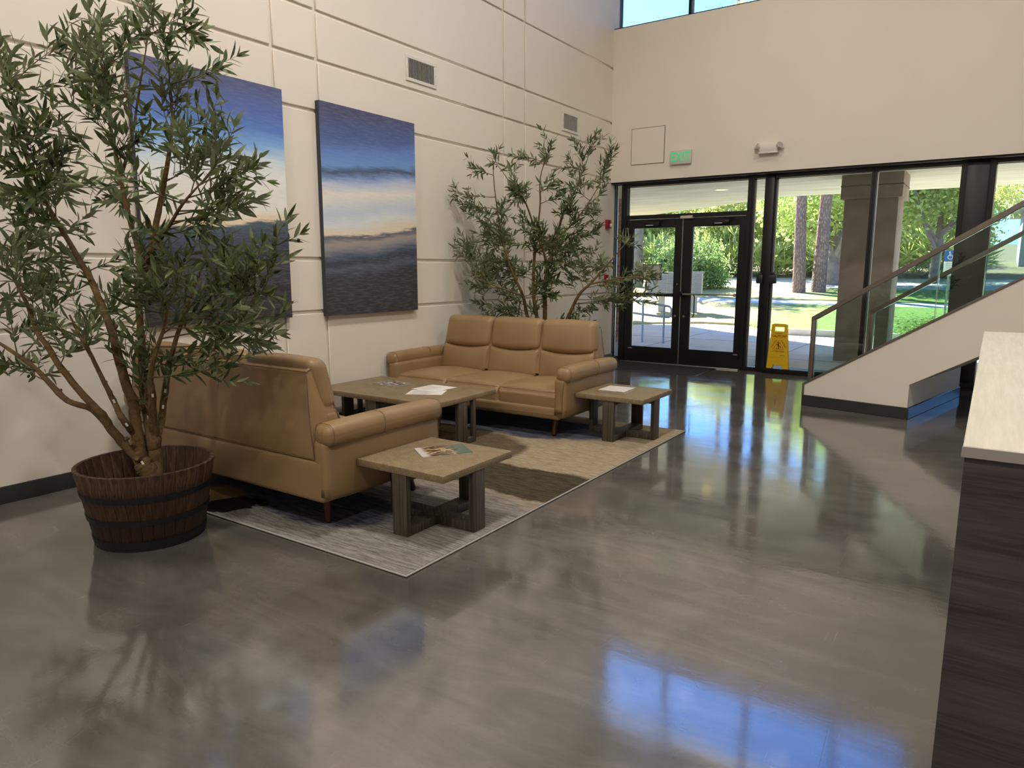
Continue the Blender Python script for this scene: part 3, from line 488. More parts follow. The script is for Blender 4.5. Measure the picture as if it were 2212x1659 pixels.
# paving joints
jm = MB()
for x in (-7.6, -5.2, -2.8, -.4, 2): jm.box(x, x + .012, 10.2, 15.8, .0, .002)
for y in (11.6, 13.9): jm.box(-12, 8, y, y + .012, .0, .002)
struct('g', jm.build('ground_joints', MT['dark_strip']), 'thin expansion joints in the paving')

# column outside
m = M('column_stucco', (.25, .2, .17), .8, spec=.2); m.col(m.ramp(m.noise(m.coord(), 3, 4), [(.3, srgb(140, 124, 112)), (.7, srgb(164, 147, 133))])); MT['col'] = m.m
c = empty('column', (-1.60, 12.15, 0), label='square brown masonry column holding the canopy outside', kind='structure')
box('shaft', -.36, .36, -.36, .36, 0, 2.42, MT['col'], c, .01); box('capital', -.41, .41, -.41, .41, 2.42, 2.8, MT['col'], c, .01)
MB().box(-.415, .415, -.415, .415, 2.60, 2.612).build('joint', MT['dark_strip'], c)
# recessed canopy light
m = M('warm_emitter', (1, .8, .3), .5); m.set('Emission Color', (1, .78, .18, 1)); m.set('Emission Strength', 2.2); MT['emit_y'] = m.m
t = empty('canopy_light', (-4.2, 12.95, 2.8), label='round yellow recessed light in the outside canopy', cat='light')
MB().lathe([(.001, -.004), (.10, -.004), (.10, 0), (.001, 0)], 20).build('lens', MT['emit_y'], t); MB().lathe([(.10, -.006), (.125, -.006), (.125, 0), (.10, 0)], 20).build('trim_ring', MT['white'], t)
# ================================================================ SOFAS
def make_sofa(label, loc, rz):
    t = empty('sofa', loc, rz, label, 'sofa', 'tan leather three seat sofas')
    Lm = MT['leather']
    box('seat_frame', -.90, .90, .035, .90, .185, .33, Lm, t, .02)
    # front apron with softly curved lower edge
    rbox('apron', (0, .045, .215), (1.84, .07, .11), .03, Lm, t, 16)
    for s in (-1, 1):
        def d(p, q, s=s):
            # side panel: slight inward taper low down, softened lower corners
            x, y, z = p; k = max(0, (.32 - z) / .16)
            return (x - s * .018 * k * k, y, z + (.0 if z > .2 else .02 * abs(q[1]) ** 10))
        a = rbox('arm', (s * .926, .46, .345), (.116, .92, .35), .04, Lm, t, 10, d)
        def pd(p, q, s=s):
            x, y, z = p
            return (x, y, z + .012 * math.cos(q[1] * 1.3) - .008)
        pad = rbox('arm_pad', (s * .950, .46, .545), (.142, .925, .128), .054, Lm, t, 12, pd)
        # inner cheek of the arm, down to the seat
        rbox('arm_lining', (s * .897, .46, .44), (.03, .88, .22), .012, Lm, t, 6)
        MB().tube([(s * .972, -.004, .49), (s * .962, -.006, .40), (s * .957, -.006, .27), (s * .955, -.002, .225), (s * .90, .002, .205)], .0022, 6).build('piping', MT['seam'], t, smooth=True)
        # seams wrapping the arm pad: front ring, middle ring, rear ring
        for yy in (.03, .52, .893):
            pts = []
            for k in range(13):
                an = -PI * .42 + (PI * 1.38) * k / 12
                cx_, cz_ = .0, 0.0
                px = math.copysign(min(1, abs(math.cos(an)) ** .62), math.cos(an)) * .0722; pz = math.copysign(abs(math.sin(an)) ** .62, math.sin(an)) * .0648
                pts.append((s * (.950 + px), yy, .5475 + pz + (.012 * math.cos((yy - .46) / .4625 * 1.3) - .0105)))
            MB().tube(pts, .0014, 5).build('seam', MT['seam'], pad, smooth=True)
    # front bottom piping
    tube('piping', [(-.90, .006, .205), (-.5, .004, .200), (0, .003, .198), (.5, .004, .200), (.90, .006, .205)], .0022, MT['seam'], t, 6)
    # seat cushions
    for i in range(3):
        cx = (i - 1) * .594
        def d(p, q):
            x, y, z = p
            crown = .035 * (1 - q[0] ** 2) * (1 - .75 * q[1] ** 2) if q[2] > 0 else 0
            lip = -.006 * max(0, -q[1]) ** 6 * (1 - q[2] ** 2)
            return (x, y + lip, z + crown * max(0, q[2]) + (-.02 * max(0, -q[1]) ** 8 if q[2] > .5 else 0))
        cu = rbox('seat_cushion', (cx, .345, .315), (.590, .64, .19), .032, Lm, t, 14, d)
        MB().tube([(cx - .283, .040, .386), (cx - .2, .027, .391), (cx, .026, .393), (cx + .2, .027, .391), (cx + .283, .040, .386)], .0016, 5).build('seam', MT['seam'], cu, smooth=True)
    # back shell: rear panel with slightly tapered sides
    def side(z): return .893 - .058 * max(0, (z - .42) / .44)
    prof = [(.922, .405), (.925, .50), (.918, .70), (.900, .862), (.865, .895), (.80, .885), (.74, .66), (.66, .42)]
    b = MB(); v = []
    for s in (-1, 1):
        for (y, z) in prof: v.append((s * side(z), y, z))
    n = len(prof); f = [tuple(range(n)), tuple(range(2 * n - 1, n - 1, -1))] + [(i, n + i, n + (i + 1) % n, (i + 1) % n) for i in range(n)]
    b.add(v, f); b.build('back_shell', Lm, t, .012, seg=3)
    # rear lower band under the seam
    rbox('back_band', (0, .885, .29), (1.90, .075, .235), .028, Lm, t, 12)
    tube('rear_seam', [(-.893, .921, .409), (0, .9225, .407), (.893, .921, .409)], .0026, MT['seam'], t, 6)
    for s in (-1, 1):
        tube('side_seam', [(s * side(.42), .922, .42), (s * side(.6), .921, .6), (s * (side(.84) + .002), .905, .85)], .0028, MT['seam'], t, 6)
        tube('side_seam', [(s * (side(.42) - .0), .665, .44), (s * (side(.66) + .002), .742, .665), (s * (side(.86) + .002), .80, .862), (s * (side(.88) + .001), .855, .886), (s * side(.862), .900, .865)], .0030, MT['seam'], t, 6)
    tube('top_seam', [(-.835, .901, .866), (0, .903, .868), (.835, .901, .866)], .0030, MT['seam'], t, 6)
    # back cushions: lumbar and head part with a curved crease between
    for i in range(3):
        w = .592; cx = (i - 1) * w
        def lean(z): return -.20 * (.92 - z) if z > .3 else -.12
        def sidex(x, z): return x * (1 - .045 * max(0, (z - .42) / .5))
        def dh(p, q, cx=cx):
            x, y, z = p; zc = z + .018 * math.cos(q[0] * PI * .5) * (-1 if q[2] < 0 else .4) * abs(q[2])
            bulge = -.035 * (1 - q[0] ** 2) * (1 - .6 * q[2] ** 2) if q[1] < 0 else 0
            return (sidex(x, z), y + lean(z) + bulge, zc)
        def dlow(p, q, cx=cx):
            x, y, z = p; zc = z - .030 * math.cos(q[0] * PI * .5) * max(0, q[2])
            bulge = -.03 * (1 - q[0] ** 2) * (1 - .6 * q[2] ** 2) if q[1] < 0 else 0
            return (sidex(x, z), y + lean(z) + bulge, zc)
        bc = empty('back_cushion', parent=t)
        rbox('head_section', (cx, .825, .785), (w - .004, .13, .285), .05, Lm, bc, 14, dh)
        rbox('lumbar_section', (cx, .825, .52), (w - .004, .13, .27), .04, Lm, bc, 14, dlow)
    # legs
    for sx in (-1, 1):
        for y0, y1 in ((.155, .09), (.775, .785)):
            MB().tube([(sx * .815, y0, .205), (sx * .828, y1, .0175)], [.031, .019], 16).build('leg', MT['legwood'], t, smooth=True)
        MB().tube([(sx * .0 + .25 * sx, .30, .205), (sx * .25, .30, .0175)], [.026, .019], 12).build('leg', MT['blackm'], t, smooth=True)
    return t
make_sofa('tan leather three seat sofa facing us, in front of the far olive tree', (-3.785, 4.93, 0), 0)
make_sofa('tan leather three seat sofa seen from behind, next to the wooden tub', (-3.762, 3.325, 0), PI)

# ================================================================ TABLES
def side_table(label, loc, rz=0):
    t = empty('side_table', loc, rz, label, 'table', 'square side tables at the sofa ends'); a = .305
    MB().box(-a, a, -a, a, .345, .385).build('table_top', MT['top'], t, .005)
    z0, z1, w, th = .0105, .345, .05, .036
    for (nx, ny) in ((0, -1), (0, 1), (-1, 0), (1, 0)):
        o = .30
        if nx == 0: MB().box(-w, w, min(ny * o, ny * (o - th)), max(ny * o, ny * (o - th)), z0, z1).build('leg', MT['oak'], t, .003)
        else: MB().box(min(nx * o, nx * (o - th)), max(nx * o, nx * (o - th)), -w, w, z0, z1).build('leg', MT['oak'], t, .003)
    box('stretcher', -w, w, -.264, .264, z0, z0 + .05, MT['oak'], t, .003)
    MB().box(-.264, -w, -w, w, z0, z0 + .0495).box(w, .264, -w, w, z0, z0 + .0495).build('stretcher', MT['oak'], t, .003)
    MB().box(-w, w, -.264, .264, .310, .345).box(-.264, -w, -w, w, .3105, .345).box(w, .264, -w, w, .3105, .345).build('top_brace', MT['oak'], t, .003)
    return t
side_table('square side table with a glossy magazine beside the near sofa', (-2.472, 2.915, 0))
side_table('square side table with a pale book beside the far sofa', (-2.492, 5.385, 0))
t = empty('coffee_table', (-4.045, 4.375, 0), 0, 'long low coffee table between the two sofas', 'table')
X, Y = .665, .405
MB().box(-X, X, -Y, Y, .358, .40).build('table_top', MT['top'], t, .005)
z0 = .0105
for s in (-1, 1):
    x0, x1 = sorted((s * .662, s * .625))
    box('leg', x0, x1, -.10, .012, z0, .358, MT['oak'], t, .003)
    box('leg', x0, x1, .088, .124, z0, .358, MT['oak'], t, .003)
    box('foot_rail', x0, x1, .012, .088, z0, z0 + .045, MT['oak'], t, .003)
    y0, y1 = sorted((s * .40, s * .362))
    box('leg', -.06, .06, y0, y1, z0, .358, MT['oak'], t, .003)
box('stretcher', -.625, .625, -.06, .06, z0, z0 + .05, MT['oak'], t, .003)
MB().box(-.06, .06, -.362, -.06, z0, z0 + .0495).box(-.06, .06, .06, .362, z0, z0 + .0495).build('stretcher', MT['oak'], t, .003)
MB().box(-.625, .625, -.05, .05, .32, .358).box(-.05, .05, -.362, -.05, .3205, .358).box(-.05, .05, .05, .362, .3205, .358).build('top_brace', MT['oak'], t, .003)

# ---- things on the tables
def poly_slab(name, pts, z0, z1, mat, parent, bevel=0):
    return MB().prism(pts, 2, z0, z1).build(name, mat, parent, bevel, seg=1)
# cover of the near magazine
m = M('magazine_cover', (.1, .08, .07), .22, spec=.5); v = m.coord('Object'); sx = m.n('ShaderNodeSeparateXYZ'); m.l(v, sx.inputs[0])
nz = m.noise(m.coord(scale=(9, 30, 1), rot=(0, 0, .6)), 1.6, 5, .6, 1.0)
c = m.ramp(nz, [(.38, (.035, .022, .018)), (.52, (.16, .10, .06)), (.60, (.75, .55, .26)), (.66, (.9, .85, .72)), (.72, (.10, .07, .05))])
fx = m.ramp(m.math('ADD', sx.outputs[0], m.math('MULTIPLY', nz, .10)), [(.245, (0, 0, 0)), (.27, (1, 1, 1))]); c = m.mix(fx, c, (.10, .15, .13, 1))
fx2 = m.ramp(m.math('ADD', sx.outputs[0], m.math('MULTIPLY', nz, .10)), [(.075, (1, 1, 1)), (.10, (0, 0, 0))]); c = m.mix(fx2, c, (.62, .56, .56, 1)); m.col(c)
MT['mag'] = m.m
MT['paper'] = simple('white_paper', (.80, .77, .73), .7)
MT['ink'] = simple('grey_print', (.25, .25, .26), .7)
t = empty('magazine', (-2.668, 2.975, .3855), math.radians(-27), 'glossy magazine with an autumn photo cover on the near side table', 'magazine')
# local frame: x along the long side, y depth
MB().box(0, .285, -.0, .20, 0, .006).build('pages', MT['paper'], t, .001, seg=1); MB().box(0, .286, -.001, .201, .006, .0075).build('cover', MT['mag'], t)
t.rotation_euler = (0, 0, math.radians(55)); t.location = (-2.478, 2.812, .3855)
m = M('magazine_cover_grey', (.1, .1, .11), .25, spec=.5); nz = m.noise(m.coord(scale=(12, 20, 1)), 1.3, 5, .6, .8)
m.col(m.ramp(nz, [(.40, (.05, .045, .05)), (.5, (.20, .17, .18)), (.56, (.42, .38, .38)), (.63, (.75, .73, .72))])); MT['mag2'] = m.m
t = empty('magazine', (-4.44, 4.40, .4005), math.radians(-6), 'grey photo magazine lying near the wall side of the coffee table', 'magazine')
MB().box(0, .27, 0, .20, 0, .006).build('pages', MT['paper'], t, .001, seg=1); MB().box(0, .271, -.001, .201, .006, .0075).build('cover', MT['mag2'], t)
def sheet(label, pts, z, lines):
    t = empty('paper_sheet', (0, 0, 0), 0, label, 'paper', 'loose papers on the coffee table')
    poly_slab('sheet', pts, z, z + .0008, MT['paper'], t)
    A, B, C_, E_ = [Vector((p[0], p[1], 0)) for p in pts]
    mb = MB()
    for (u0, u1, v_) in lines:
        a = A + (B - A) * u0 + (E_ - A) * v_; b = A + (B - A) * u1 + (E_ - A) * v_; dv = (E_ - A).normalized() * .004
        mb.add([(a.x, a.y, z + .001), (b.x, b.y, z + .001), (b.x + dv.x, b.y + dv.y, z + .001), (a.x + dv.x, a.y + dv.y, z + .001)], [(0, 1, 2, 3)])
    mb.build('print', MT['ink'], t); t.location = (0, 0, 0)
    return t
rnd = random.Random(3)
ln = [(.1, .1 + rnd.uniform(.4, .75), .08 + .075 * k) for k in range(11)]
sheet('white printed sheet on the coffee table, overlapping nearer of two', [(-3.842, 4.165), (-3.585, 4.31), (-3.68, 4.50), (-3.94, 4.355)], .4005, ln)
sheet('white printed sheet on the coffee table, half under the other sheet', [(-3.975, 4.385), (-3.965, 4.655), (-3.70, 4.66), (-3.72, 4.385)], .4016, [(.15, .8, .15 + .08 * k) for k in range(6)] )
t = empty('book', (-2.645, 5.205, .3855), math.radians(2), 'pale book with a thick spine on the far side table', 'book')
MB().box(.004, .226, .004, .244, .002, .020).build('pages', MT['paper'], t); 
MT['bookc'] = simple('beige_book_board', (.36, .31, .26), .55); m = M('pale_cover', (.72, .68, .64), .35); nz = m.noise(m.coord(scale=(6, 9, 1)), 1.4, 3, .5); m.col(m.ramp(nz, [(.52, (.74, .70, .66)), (.60, (.45, .44, .46))], 'CONSTANT')); MT['bookt'] = m.m
MB().box(0, .23, 0, .248, 0, .002).box(0, .004, 0, .248, 0, .022).box(0, .23, 0, .004, .001, .021).build('cover', MT['bookc'], t); box('front_cover', 0, .23, 0, .248, .0202, .0235, MT['bookt'], t, .0008, 1)

# ================================================================ RUG
m = M('abstract_rug', (.4, .35, .3), .92, spec=.1)
v = m.coord('Object'); sx = m.n('ShaderNodeSeparateXYZ')
nzv = m.n('ShaderNodeTexNoise'); nzv.inputs['Scale'].default_value = 1.6; nzv.inputs['Detail'].default_value = 5; nzv.inputs['Roughness'].default_value = .62; m.l(v, nzv.inputs['Vector'])
vm = m.n('ShaderNodeVectorMath', operation='SUBTRACT'); m.l(nzv.outputs['Color'], vm.inputs[0]); vm.inputs[1].default_value = (.5, .5, .5)
vs = m.n('ShaderNodeVectorMath', operation='MULTIPLY'); m.l(vm.outputs[0], vs.inputs[0]); vs.inputs[1].default_value = (.75, .42, 0)
va = m.n('ShaderNodeVectorMath', operation='ADD'); m.l(v, va.inputs[0]); m.l(vs.outputs[0], va.inputs[1]); m.l(va.outputs[0], sx.inputs[0])
rx, ry = sx.outputs[0], sx.outputs[1]          # rug corner at x -4.56, y 2.275 -> local 0..2.44, 0..3.54
def blob(cx, cy, ax, ay, soft=.25):
    a = m.math('POWER', m.math('DIVIDE', m.math('SUBTRACT', rx, cx), ax), 2); b = m.math('POWER', m.math('DIVIDE', m.math('SUBTRACT', ry, cy), ay), 2)
    r = m.math('ADD', a, b); return m.ramp(r, [(1 - soft, (1, 1, 1)), (min(1, 1 + soft), (0, 0, 0))])
strk = m.noise(m.coord(scale=(3.0, 26, 1)), 2.4, 6, .72)
c = m.ramp(strk, [(.35, srgb(146, 128, 104)), (.6, srgb(196, 180, 152))])                       # cream field
grey = m.ramp(strk, [(.35, srgb(108, 104, 100)), (.6, srgb(172, 168, 162))])
c = m.mix(m.ramp(m.math('MULTIPLY', ry, .4), [(.42, (1, 1, 1)), (.50, (0, 0, 0))]), c, grey)
olive = m.ramp(strk, [(.35, srgb(46, 42, 32)), (.62, srgb(96, 88, 68))]); c = m.mix(blob(2.15, 1.52, .85, .34), c, olive)
brown = m.ramp(strk, [(.35, srgb(80, 70, 56)), (.62, srgb(128, 112, 88))]); c = m.mix(blob(.75, 2.05, .95, .65), c, brown)
blue = m.ramp(strk, [(.35, srgb(34, 40, 62)), (.62, srgb(108, 112, 126))]); c = m.mix(blob(1.0, 2.98, 1.25, .42), c, blue); c = m.mix(blob(1.1, .47, .85, .3), c, blue)
c = m.mix(blob(.62, .22, .26, .17), c, srgb(150, 128, 92)); c = m.mix(blob(.93, .13, .19, .17, .12), c, srgb(24, 22, 18))
c = m.mix(m.ramp(m.noise(m.coord(scale=(8, 60, 1)), 4, 4, .8), [(.4, (0, 0, 0)), (.65, (.35,) * 3)]), c, srgb(60, 52, 44)); m.col(c)
m.bump(m.noise(m.coord(scale=(14, 120, 1)), 3, 4, .8), .8, .006); MT['rug'] = m.m
MT['rugedge'] = simple('grey_binding', (.30, .29, .28), .9); MT['rugunder'] = simple('dark_rug_backing', (.03, .03, .03), .9)
t = empty('area_rug', (-4.56, 2.275, 0), 0, 'abstract cream, grey and blue area rug under the sofas', 'rug')
MB().box(0, 2.44, 0, 3.54, .003, .0102).build('pile', MT['rug'], t)
w = .014; e = MB(); p = []
for (x0, x1, y0, y1) in ((-w, 2.44 + w, -w, 0), (-w, 2.44 + w, 3.54, 3.54 + w), (-w, 0, 0, 3.54), (2.44, 2.44 + w, 0, 3.54)): e.box(x0, x1, y0, y1, .003, .0095)
e.build('binding', MT['rugedge'], t, .002, seg=1); box('backing', -.01, 2.45, -.01, 3.55, 0, .0032, MT['rugunder'], t)

# ================================================================ TUBS
def tub(label, loc):
    t = empty('planter_tub', loc, 0, label, 'planter', 'stave tubs of the olive trees'); R0, R1, Ht, n, th = .262, .335, .402, 34, .022
    st = None
    for k in range(n):
        a0, a1 = -PI / n * .97, PI / n * .97
        if st is None:
            b = MB(); v = []
            for (r, z) in ((R0, .012), (R1, Ht)):
                for rr in (r, r - th):
                    for a in (a0, 0, a1): v.append((rr * math.cos(a), rr * math.sin(a), z))
            # idx: z0 outer 0,1,2 inner 3,4,5 ; z1 outer 6,7,8 inner 9,10,11
            f = [(0, 1, 7, 6), (1, 2, 8, 7), (3, 9, 10, 4), (4, 10, 11, 5), (0, 6, 9, 3), (2, 5, 11, 8), (6, 7, 10, 9), (7, 8, 11, 10), (0, 3, 4, 1), (1, 4, 5, 2)]
            b.add(v, f); o = b.build('stave', MT['cedar'], t, .002, seg=1); st = o.data
        else: o = link(bpy.data.objects.new('stave', st), t)
        o.rotation_euler = (0, 0, 2 * PI * k / n)
    rr = lambda z: R0 + (R1 - R0) * (z / Ht)
    for za, zb in ((.012, .052), (.140, .168), (.262, .290)):
        MB().lathe([(rr(za) - .002, za), (rr(za) + .004, za), (rr(zb) + .004, zb), (rr(zb) - .002, zb), (rr(za) - .002, za)], 48).build('hoop', MT['hoop'], t, smooth=False)
    MB().lathe([(.001, .0), (R0 + .004, 0), (R0 + .004, .012), (.001, .012)], 40).build('base', MT['hoop'], t)
    MB().lathe([(.001, .215), (rr(.2) - th - .002, .205), (rr(.2) - th - .002, .195), (.001, .195)], 40).build('soil', MT['moss'], t)
    return t
tub('dark wooden stave tub with black hoops holding the near olive tree', (-3.612, 1.915, 0))
tub('wooden stave tub hidden behind the far sofa, under the far olive tree', (-3.99, 6.62, 0))

# ================================================================ OLIVE TREES
def leaf_mesh(k):
    v = []; f = []; st = [0, .12, .35, .62, .85, 1.0]; wd = [.04, .5, 1.0, .88, .45, .0]; bend = (.0, .10, .22)[k]
    for s_, w_ in zip(st, wd):
        z = -bend * s_ * s_
        for q in (-1, 0, 1): v.append((s_, q * w_ * .105, z + abs(q) * .028 * w_))
    for i in range(5):
        for q in (0, 1): a = i * 3 + q; f.append((a, a + 3, a + 4, a + 1))
    me = mesh('olive_leaf_%d' % k, v, f); me.materials.append(MT['leaf']); me.shade_smooth(); return me
LM = [leaf_mesh(k) for k in range(3)]
LV = [np.array([v.co[:] for v in me.vertices]) for me in LM]; LF = [np.array([p.vertices[:] for p in me.polygons]) for me in LM]
def catmull(P, n=5):
    out = []
    for i in range(len(P) - 1):
        p0, p1, p2, p3 = P[max(i - 1, 0)], P[i], P[i + 1], P[min(i + 2, len(P) - 1)]
        for k in range(n):
            t = k / n; out.append(.5 * ((2 * p1) + (p2 - p0) * t + (2 * p0 - 5 * p1 + 4 * p2 - p3) * t * t + (3 * p1 - p0 - 3 * p2 + p3) * t ** 3))
    out.append(P[-1]); return out
def olive_tree(label, B, SP, base, seed, zs=0.0):
    rng = random.Random(seed); t = empty('olive_tree', (base[0], base[1], .215), 0, label, 'tree', 'artificial olive trees'); off = np.array([base[0], base[1], .215])
    for i, b in enumerate(B):
        P = catmull([np.array(q) for q in b], 4); pts = []
        for k, q in enumerate(P):
            j = q[3] * .10; pts.append(Vector(q[:3] - off) + Vector((rng.uniform(-j, j), rng.uniform(-j, j), 0)))
        rad = [max(.0018, q[3] * (1 + (.10 if rng.random() < .2 else 0))) for q in P]
        MB().tube(pts, rad, 10 if i < 5 else 7).build('trunk' if b[0][3] >= .04 else 'branch', MT['bark'], t, smooth=True)
        # pruned knots
        for k in range(3, len(P) - 6, 7):
            if rad[k] > .010 and rng.random() < .7:
                d = Vector((rng.uniform(-1, 1), rng.uniform(-1, 1), .5)).normalized()
                MB().tube([pts[k], pts[k] + d * rad[k] * 1.5, pts[k] + d * rad[k] * 1.8], [rad[k] * .7, rad[k] * .5, rad[k] * .3], 7).build('knot', MT['bark'], t, smooth=True)
    tw = MB(); mats = []; ol = []
    def spray(a, b, rad0, spacing, size, curl):
        a, b = Vector(a), Vector(b); ax = b - a; Ln = ax.length
        if Ln < .02: return
        up = Vector((0, 0, 1)); mid = a + ax * .5 + Vector((rng.uniform(-1, 1), rng.uniform(-1, 1), rng.uniform(-.6, .2))) * Ln * curl
        n = max(3, int(Ln / spacing)); pts = []
        for k in range(n + 1):
            u = k / n; pts.append(a * (1 - u) ** 2 + mid * 2 * u * (1 - u) + b * u * u)
        step = max(1, n // 6); keep = pts[::step] + ([pts[-1]] if n % step else [])
        tw.tube(keep, [rad0 * (1 - .75 * k / (len(keep) - 1)) for k in range(len(keep))], 4, False)
        ph = rng.uniform(0, 6)
        for k in range(1, n + 1):
            u = k / n
            if u < .28 and Ln > .12: continue
            T = (pts[k] - pts[k - 1]).normalized(); sd = T.orthogonal().normalized(); ph += 1.35 + rng.uniform(-.4, .4)
            for s_ in ((0, 1) if k < n else (0, 1, 2)):
                an = ph + PI * s_; side = (Matrix.Rotation(an, 3, T) @ sd)
                dr_ = (T * rng.uniform(.55, 1.05) + side * rng.uniform(.5, .95) + Vector((0, 0, rng.uniform(-.15, .18)))).normalized()
                if k == n and s_ == 2: dr_ = T
                nrm = (T - dr_ * T.dot(dr_)); nrm = nrm.normalized() if nrm.length > .05 else side
                nrm = (nrm + Vector((rng.uniform(-.5, .5), rng.uniform(-.5, .5), rng.uniform(-.2, .7)))).normalized()
                yv = nrm.cross(dr_).normalized(); zv = dr_.cross(yv); ln = size * rng.uniform(.65, 1.15); wd_ = rng.uniform(.85, 1.3)
                mt = Matrix(((dr_.x * ln, yv.x * ln * wd_, zv.x * ln, pts[k].x), (dr_.y * ln, yv.y * ln * wd_, zv.y * ln, pts[k].y), (dr_.z * ln, yv.z * ln * wd_, zv.z * ln, pts[k].z), (0, 0, 0, 1)))
                mats.append((mt, rng.randrange(3)))
            if rng.random() < .022: ol.append(pts[k] + Vector((rng.uniform(-.02, .02), rng.uniform(-.02, .02), -.012)))
    for s_ in SP:
        a = np.array(s_[:3]) - off; b = np.array(s_[3:]) - off; d = b - a; Ln = float(np.linalg.norm(d))
        spray(a, b, .0042, .031, .092, .18)
        m_ = 2 + int(Ln / .12)
        for k in range(m_):
            u = rng.uniform(.25, .92); p = a + d * u; dd = d / max(Ln, .01)
            r_ = np.array([rng.gauss(0, 1), rng.gauss(0, 1), rng.gauss(.15, .8)]); r_ /= np.linalg.norm(r_)
            q = p + (dd * .75 + r_ * .75) * rng.uniform(.09, .17); q[0] = max(q[0], L + .03 - off[0])
            spray(p, q, .0026, .030, .090, .15)
    tw.build('twigs', MT['twig'], t, smooth=True)
    # nearest leaves are objects of their own, the rest one joined part
    cam_l = Vector((0, 0, H0)) - Vector(off)
    mats = [m_ for m_ in mats if m_[0].translation.x + m_[0].col[0].x > L + .012 - off[0]]
    mats.sort(key=lambda m_: (m_[0].translation - cam_l).length / max(.03, m_[0].col[0].length))
    for m_, k in mats[:300]:
        o = link(bpy.data.objects.new('leaf', LM[k]), t); o.matrix_local = m_
    V = []; F = []; n = 0
    for m_, k in mats[300:]:
        A = np.array(m_); V.append(LV[k] @ A[:3, :3].T + A[:3, 3]); F.append(LF[k] + n); n += len(LV[k])
    V = np.concatenate(V); F = np.concatenate(F)
    me = bpy.data.meshes.new('foliage'); me.from_pydata(V.tolist(), [], F.tolist()); me.update(); me.shade_smooth()
    tag(obj('foliage', me, MT['leaf'], t), kind='stuff')
    bm = bmesh.new(); bmesh.ops.create_uvsphere(bm, u_segments=8, v_segments=6, radius=.0085); bmesh.ops.scale(bm, vec=(.85, .85, 1.25), verts=bm.verts); om = bpy.data.meshes.new('olive'); bm.to_mesh(om); bm.free(); om.materials.append(MT['olive']); om.shade_smooth()
    for p in ol[:70]:
        o = link(bpy.data.objects.new('olive', om), t); o.location = p; o.rotation_euler = (rng.uniform(-.6, .6), rng.uniform(-.6, .6), 0)
    print('leaves', label[:20], len(mats), 'olives', len(ol))
    return t
T1 = olive_tree('large artificial olive tree with black olives in the near wooden tub', T1_B, T1_S, (-3.60, 1.91), 11)
T2 = olive_tree('artificial olive tree behind the far sofa, near the entrance corner', T2_B, T2_S, (-3.98, 6.62), 23)
# small white tags stuck on the lower stems of the near tree
for (x, y, z) in ((0, 0, 0),): pass
for bi, k in ((0, 2), (3, 1), (3, 3), (4, 4), (5, 2), (6, 2), (6, 3)):
    p = Vector(T1_B[bi][k][:3]); q = Vector(T1_B[bi][k + 1][:3]); r_ = T1_B[bi][k][3]
    dirv = (Vector((0, 0, H0)) - p).normalized(); ax = (q - p).normalized(); xx = ax.cross(dirv).normalized(); nn = xx.cross(ax)
    o = MB().box(-.005, .005, -.010, .010, 0, .0008).build('tag', MT['tagw'], T1)
    c_ = p + nn * (r_ + .0035) - Vector((-3.60, 1.91, .215))
    o.matrix_local = Matrix(((xx.x, ax.x, nn.x, c_.x), (xx.y, ax.y, nn.y, c_.y), (xx.z, ax.z, nn.z, c_.z), (0, 0, 0, 1)))
# ================================================================ PAINTINGS
def paint_mat(name, stops, warm_fac, seed):
    m = M(name, (.3, .3, .3), .42, spec=.35); v = m.coord('Object'); sx = m.n('ShaderNodeSeparateXYZ'); m.l(v, sx.inputs[0])
    n1 = m.noise(m.coord('Object', scale=(1, 1.0, 3.2), loc=(seed, 0, 0)), 1.5, 3, .5, .6)
    n2 = m.noise(m.coord('Object', scale=(1, 2.2, 22), loc=(seed, 0, 0), rot=(.06, 0, 0)), 2.4, 6, .7)
    z = m.math('DIVIDE', sx.outputs[2], 1.78)
    z = m.math('ADD', z, m.math('ADD', m.math('MULTIPLY', m.math('SUBTRACT', n1, .5), .085), m.math('MULTIPLY', m.math('SUBTRACT', n2, .5), .055)))
    z = m.math('ADD', z, m.math('MULTIPLY', m.math('SUBTRACT', sx.outputs[1], .6), -warm_fac))
    c = m.ramp(z, [(p_, tuple(min(.9, a_ * k_) for a_, k_ in zip(c_[:3], (1.55, 1.62, 1.8)))) for p_, c_ in stops]); c = m.mix(m.ramp(m.noise(m.coord('Object', scale=(1, 3, 30)), 3, 5, .7), [(.45, (0, 0, 0)), (.75, (.22,) * 3)]), c, srgb(170, 180, 190)); m.col(c)
    m.bump(m.noise(m.coord('Object', scale=(1, 4, 26)), 6, 4, .7), .12, .002); return m.m
pA = [(0, srgb(44, 40, 40)), (.12, srgb(46, 43, 45)), (.20, srgb(54, 54, 62)), (.27, srgb(46, 45, 52)), (.345, srgb(58, 62, 78)), (.385, srgb(60, 72, 82)), (.402, srgb(70, 84, 90)), (.412, srgb(200, 178, 145)), (.45, srgb(208, 198, 178)), (.60, srgb(206, 202, 194)), (.67, srgb(178, 188, 198)), (.73, srgb(110, 146, 186)), (.80, srgb(74, 106, 160)), (.88, srgb(74, 90, 140)), (1.0, srgb(72, 74, 100))]
